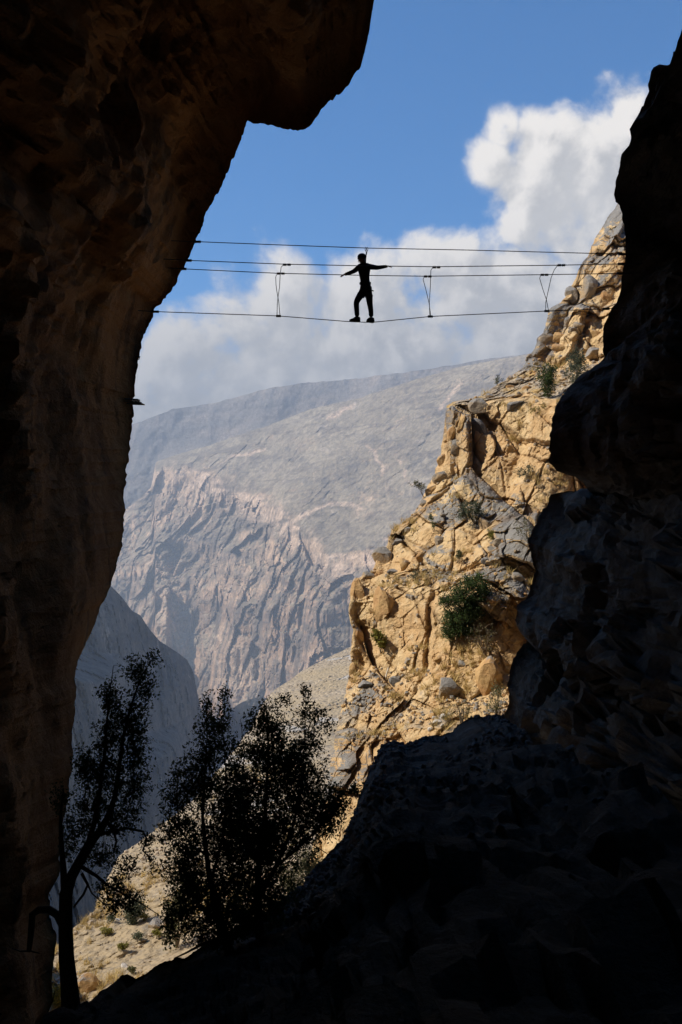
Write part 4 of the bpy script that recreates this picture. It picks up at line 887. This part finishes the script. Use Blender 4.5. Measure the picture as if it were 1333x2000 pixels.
for a in [(938, 796, 46, 34, 'block_grey', 0, 'rounded grey boulder balanced on the brow of the upper ledge'),
          (748, 1091, 44, 46, 'block_grey', 1, 'big grey boulder poised on the outer cliff edge, pointed at top'),
          (750, 1186, 46, 82, 'block_tan', 6, 'tall square-cut block with a shaded side, above the spiky plant'),
          (772, 1334, 28, 26, 'block_dark', 7, 'dark cube-shaped boulder on the gravel terrace'),
          (718, 1338, 38, 18, 'block_dark', 2, 'flat dark slab lying on the gravel near the outer edge'),
          (876, 1347, 52, 46, 'block_grey', 8, 'broad smooth grey boulder above the sparse twiggy bush'),
          (955, 1330, 52, 96, 'block_tan', 3, 'tall leaning orange flake beside the shade'),
          (822, 1092, 24, 28, 'block_tan', 4, 'brown boulder with a small grey bush at its foot'),
          (792, 1108, 22, 36, 'block_tan', 5, 'upright brown stone just inside the outer edge boulder'),
          (948, 1030, 30, 40, 'block_grey', 6, 'grey slab leaning on the tan face by the bright green shrub'),
          (976, 1062, 26, 24, 'block_grey', 7, 'grey block directly under the bright green shrub'),
          (1161, 690, 34, 24, 'block_grey', 2, 'flattened pale boulder wedged against the dark rock wall'),
          (1007, 793, 36, 18, 'block_dark', 5, 'low dark slab lying in front of the upright green shrub'),
          (862, 934, 34, 26, 'block_grey', 3, 'grey knob on the cliff edge above the lone little tree'),
          (984, 1216, 22, 30, 'block_tan', 8, 'small tan block right of the largest shrub'),
          (1000, 1176, 28, 26, 'block_tan', 1, 'pale tan boulder touching the shaded buttress'),
          (872, 1345, 1, 1, None, 0, None), ]:
    if a[4]: rock('cliff', a[0], a[1], a[2], a[3], a[4], 'boulder', a[5], a[6], group=BG)
rock('hillside', 172, 1935, 42, 62, 'block_tan', 4, 'boulder', 4, 'weathered brown boulder beside the foot of the trunk') if False else None
o = rock('hillside', 172, 1934, 44, 64, 'block_tan', 'boulder', 4, 'weathered brown boulder beside the foot of the trunk', group='boulders on the hillside')
for (x, y, w, h, m_, k, lab) in ((305, 1808, 34, 26, 'block_grey', 2, 'grey boulder behind the drooping twigs on the hillside'), (243, 1890, 20, 16, 'block_pale', 6, 'pale squared stone just above the dark cave floor'), (174, 1878, 22, 14, 'block_grey', 1, 'small grey boulder beside the trunk on the hillside'), (232, 1797, 16, 6, 'block_pale', 5, 'flat white stone beneath the small dark shrub')):
    rock('hillside', x, y, w, h, m_, 'boulder', k, lab, group='boulders on the hillside')
# blocks of the cliff itself, each a part of it
BL = [(1067, 665, 34, 24, 'block_grey'), (1094, 662, 34, 24, 'block_tan'), (1084, 636, 28, 20, 'block_tan'), (1112, 630, 22, 22, 'block_grey'), (1130, 640, 24, 20, 'block_grey'), (1150, 632, 44, 24, 'block_tan'), (1160, 660, 40, 34, 'block_tan'),
      (1134, 660, 26, 20, 'block_grey'), (1120, 648, 20, 16, 'block_grey'), (1064, 683, 20, 18, 'block_grey'), (1095, 682, 40, 18, 'block_tan'), (1036, 700, 20, 18, 'block_grey'), (1056, 702, 22, 14, 'block_tan'), (1080, 700, 24, 16, 'block_grey'), (1100, 702, 22, 18, 'block_grey'),
      (1036, 718, 24, 12, 'block_dark'), (1015, 745, 24, 14, 'block_grey'), (998, 758, 22, 12, 'block_tan'), (1030, 760, 20, 14, 'block_tan'), (958, 776, 24, 14, 'block_grey'), (985, 778, 20, 10, 'block_grey'),
      (1183, 590, 26, 44, 'block_tan'), (1150, 570, 30, 62, 'block_grey'), (1118, 580, 26, 44, 'block_grey'),
      (888, 812, 22, 40, 'block_grey'), (905, 830, 22, 46, 'block_tan'), (935, 850, 34, 66, 'block_dark'), (882, 850, 18, 34, 'block_tan'), (893, 876, 30, 34, 'block_grey'), (866, 905, 26, 36, 'block_tan'),
      (702, 1168, 34, 78, 'block_tan'), (722, 1128, 34, 22, 'block_grey'), (768, 1120, 24, 18, 'block_dark'), (742, 1120, 22, 14, 'block_tan'), (780, 1060, 30, 18, 'block_dark'), (800, 1040, 24, 20, 'block_grey'), (845, 960, 30, 24, 'block_tan'), (830, 985, 20, 18, 'block_grey'),
      (700, 1250, 26, 50, 'block_tan'), (865, 1330, 40, 30, 'block_tan'), (905, 1300, 26, 20, 'block_grey'), (880, 1305, 20, 14, 'block_tan'), (930, 1195, 30, 40, 'block_tan'), (960, 1175, 24, 18, 'block_tan'), (1000, 1095, 40, 20, 'block_tan'), (975, 1085, 22, 14, 'block_grey'),
      (1010, 1130, 30, 24, 'block_grey'), (985, 1140, 22, 18, 'block_tan'), (950, 1095, 20, 14, 'block_dark'), (860, 1060, 22, 30, 'block_grey'), (880, 1120, 18, 14, 'block_grey'), (845, 1130, 20, 12, 'block_grey'), (800, 1290, 20, 14, 'block_grey'), (760, 1380, 24, 14, 'block_grey'), (830, 1300, 24, 16, 'block_tan'),
      (690, 1310, 18, 30, 'block_tan'), (860, 1290, 30, 18, 'block_tan')]
for i, (x, y, w, h, m_) in enumerate(BL): rock('cliff', x, y, w, h, m_, 'rock_block', (i * 5 + 3) % 9, None, cliff, sink=0.32)
for i, (x, y, w, h) in enumerate(((868, 1402, 18, 16), (855, 1412, 20, 14), (878, 1396, 10, 10), (842, 1424, 14, 10), (864, 1418, 10, 9), (848, 1402, 9, 7))): rock('cliff', x, y, w, h, 'block_pale', 'rock_block', i, None, cliff, sink=.1)
d_, q_ = on('cliff', 756, 1314); o = MB().tube([V(754, 1322, d_ - .15), V(756.5, 1313, d_ - .2), V(759, 1304, d_ - .15)], [.035, .03, .022], 6).build('wooden_stake', M['wood']); tag(o, 'short bleached wooden stake on the gravel terrace', 'stake')
o = rock('cliff', 1171, 708, 5, 7, 'block_pale', 'stone', 0, 'tiny white stone in the shade beside the wedged boulder', cat='stone')

# rubble and dry grass
def scatter(surf, n, box, weight):
    PX, PY, D = SURF[surf]; x0, x1, y0, y1 = box
    out = []
    W = P(PX, PY, D); gy = W[2:, 1:-1] - W[:-2, 1:-1]; gx = W[1:-1, 2:] - W[1:-1, :-2]
    nr = np.cross(gx, gy); nr /= np.linalg.norm(nr, axis=-1, keepdims=True) + 1e-9; nr *= -np.sign((nr * W[1:-1, 1:-1]).sum(-1, keepdims=True))
    Wc, px, py = W[1:-1, 1:-1], PX[1:-1, 1:-1], PY[1:-1, 1:-1]
    wt_ = weight(px, py, nr, Wc) * ((px > x0) & (px < x1) & (py > y0) & (py < y1)); wt_ = wt_.ravel() / wt_.sum()
    k = rng.choice(len(wt_), n, p=wt_); return Wc.reshape(-1, 3)[k], nr.reshape(-1, 3)[k]
_b = bmesh.new(); bmesh.ops.create_icosphere(_b, subdivisions=1, radius=1.0)
STONE = np.array([q.co for q in _b.verts]); SF = np.array([[q.index for q in p.verts] for p in _b.faces]); _b.free(); NV = len(STONE)
def rubble(name, surf, n, box, weight, lo, hi, mat, pw=2.5):
    c, nr = scatter(surf, n, box, weight); s = lo + (hi - lo) * rng.random((n, 1, 1)) ** pw
    v = STONE[None] * rng.uniform(.62, 1.15, (n, NV, 1)) * rng.uniform(.45, 1.0, (n, 1, 3))
    a = rng.normal(size=(n, 3, 3)); qx = a[:, 0] / np.linalg.norm(a[:, 0], axis=1)[:, None]; qy = np.cross(qx, a[:, 1]); qy /= np.linalg.norm(qy, axis=1)[:, None]; qz = np.cross(qx, qy)
    R = np.stack([qx, qy, qz], 1); v = np.einsum('nij,njk->nik', v, R) * s * .5 + (c + nr * .08 * s[:, 0])[:, None]
    f = (SF[None] + NV * np.arange(n)[:, None, None]).reshape(-1, 3)
    o = mesh_obj(name, v.reshape(-1, 3), f, M[mat]); tag(o, kind='stuff'); return o
upw = lambda px, py, n, w: np.clip(n[..., 2] - 0.35, 0, 1) ** 2 * sstep(fbm(w / 3.0, 3, 701), -0.4, 0.4) + 0.004
rubble('rubble', 'cliff', 1900, (640, 1200, 640, 1460), upw, .05, .36, 'block_grey', 4.0)
rubble('rubble', 'cliff', 1100, (640, 1200, 640, 1460), upw, .05, .30, 'block_tan', 2.5)
rubble('rubble', 'hillside', 2600, (60, 760, 1250, 2020), lambda px, py, n, w: sstep(fbm(w / 5.0, 3, 711), -0.3, 0.5) + .05, .10, .50, 'scree_stone', 4.0)
def grass(name, surf, n, box, weight, blades, lo, hi, mat):
    c, nr = scatter(surf, n, box, weight); H = rng.uniform(lo, hi, (n, 1)); k = blades
    b = c[:, None] + rng.normal(scale=1, size=(n, k, 3)) * np.array([1, 1, .25]) * (H * .22)[..., None]
    t = rng.normal(scale=.45, size=(n, k, 3)); t[..., 2] = rng.uniform(.6, 1.1, (n, k)); t *= H[..., None]
    w = np.cross(t, rng.normal(size=(n, k, 3))); w /= np.linalg.norm(w, axis=-1, keepdims=True); w *= (H * .045)[..., None]
    v = np.stack([b - w - t * .15, b + w - t * .15, b + t], 2).reshape(-1, 3); f = np.arange(len(v)).reshape(-1, 3)
    o = mesh_obj(name, v, f, mat); tag(o, kind='stuff')
rubble('rubble', 'cave_floor', 3000, (400, 1330, 1390, 1800), lambda px, py, n, w: sstep(fbm(w / 2.0, 3, 741), -0.3, 0.4) * sstep(w[..., 1], 9, 20) + .02, .03, .26, 'cave_stone', 4.0)
grass('dry_grass', 'cliff', 330, (640, 1150, 700, 1440), lambda px, py, n, w: np.clip(n[..., 2] - .25, 0, 1) * sstep(fbm(w / 2.5, 3, 721), .0, .4) + .002, 22, .14, .36, M['straw'])
grass('dry_grass', 'hillside', 500, (60, 600, 1500, 2020), lambda px, py, n, w: sstep(fbm(w / 5.0, 3, 731), -.1, .4) + .02, 20, .2, .45, M['straw'])


# ------------------------------------------------------------------ air
hz = mesh_obj('haze', [(x, y, z) for x in (-3500, 3500) for y in (-80, 3600) for z in (-770, 640)],
              [(0, 1, 3, 2), (4, 6, 7, 5), (0, 4, 5, 1), (2, 3, 7, 6), (0, 2, 6, 4), (1, 5, 7, 3)])
mh = bpy.data.materials.new('haze_air'); mh.use_nodes = True; ht = mh.node_tree; ht.nodes.clear()
hv = nd(ht, 'ShaderNodeVolumePrincipled', {'Color': (0.64, 0.76, 0.91, 1), 'Density': 0.00025, 'Anisotropy': 0.1})
ho = nd(ht, 'ShaderNodeOutputMaterial', {'Volume': hv.outputs[0]})
hz.data.materials.append(mh); tag(hz, kind='stuff')
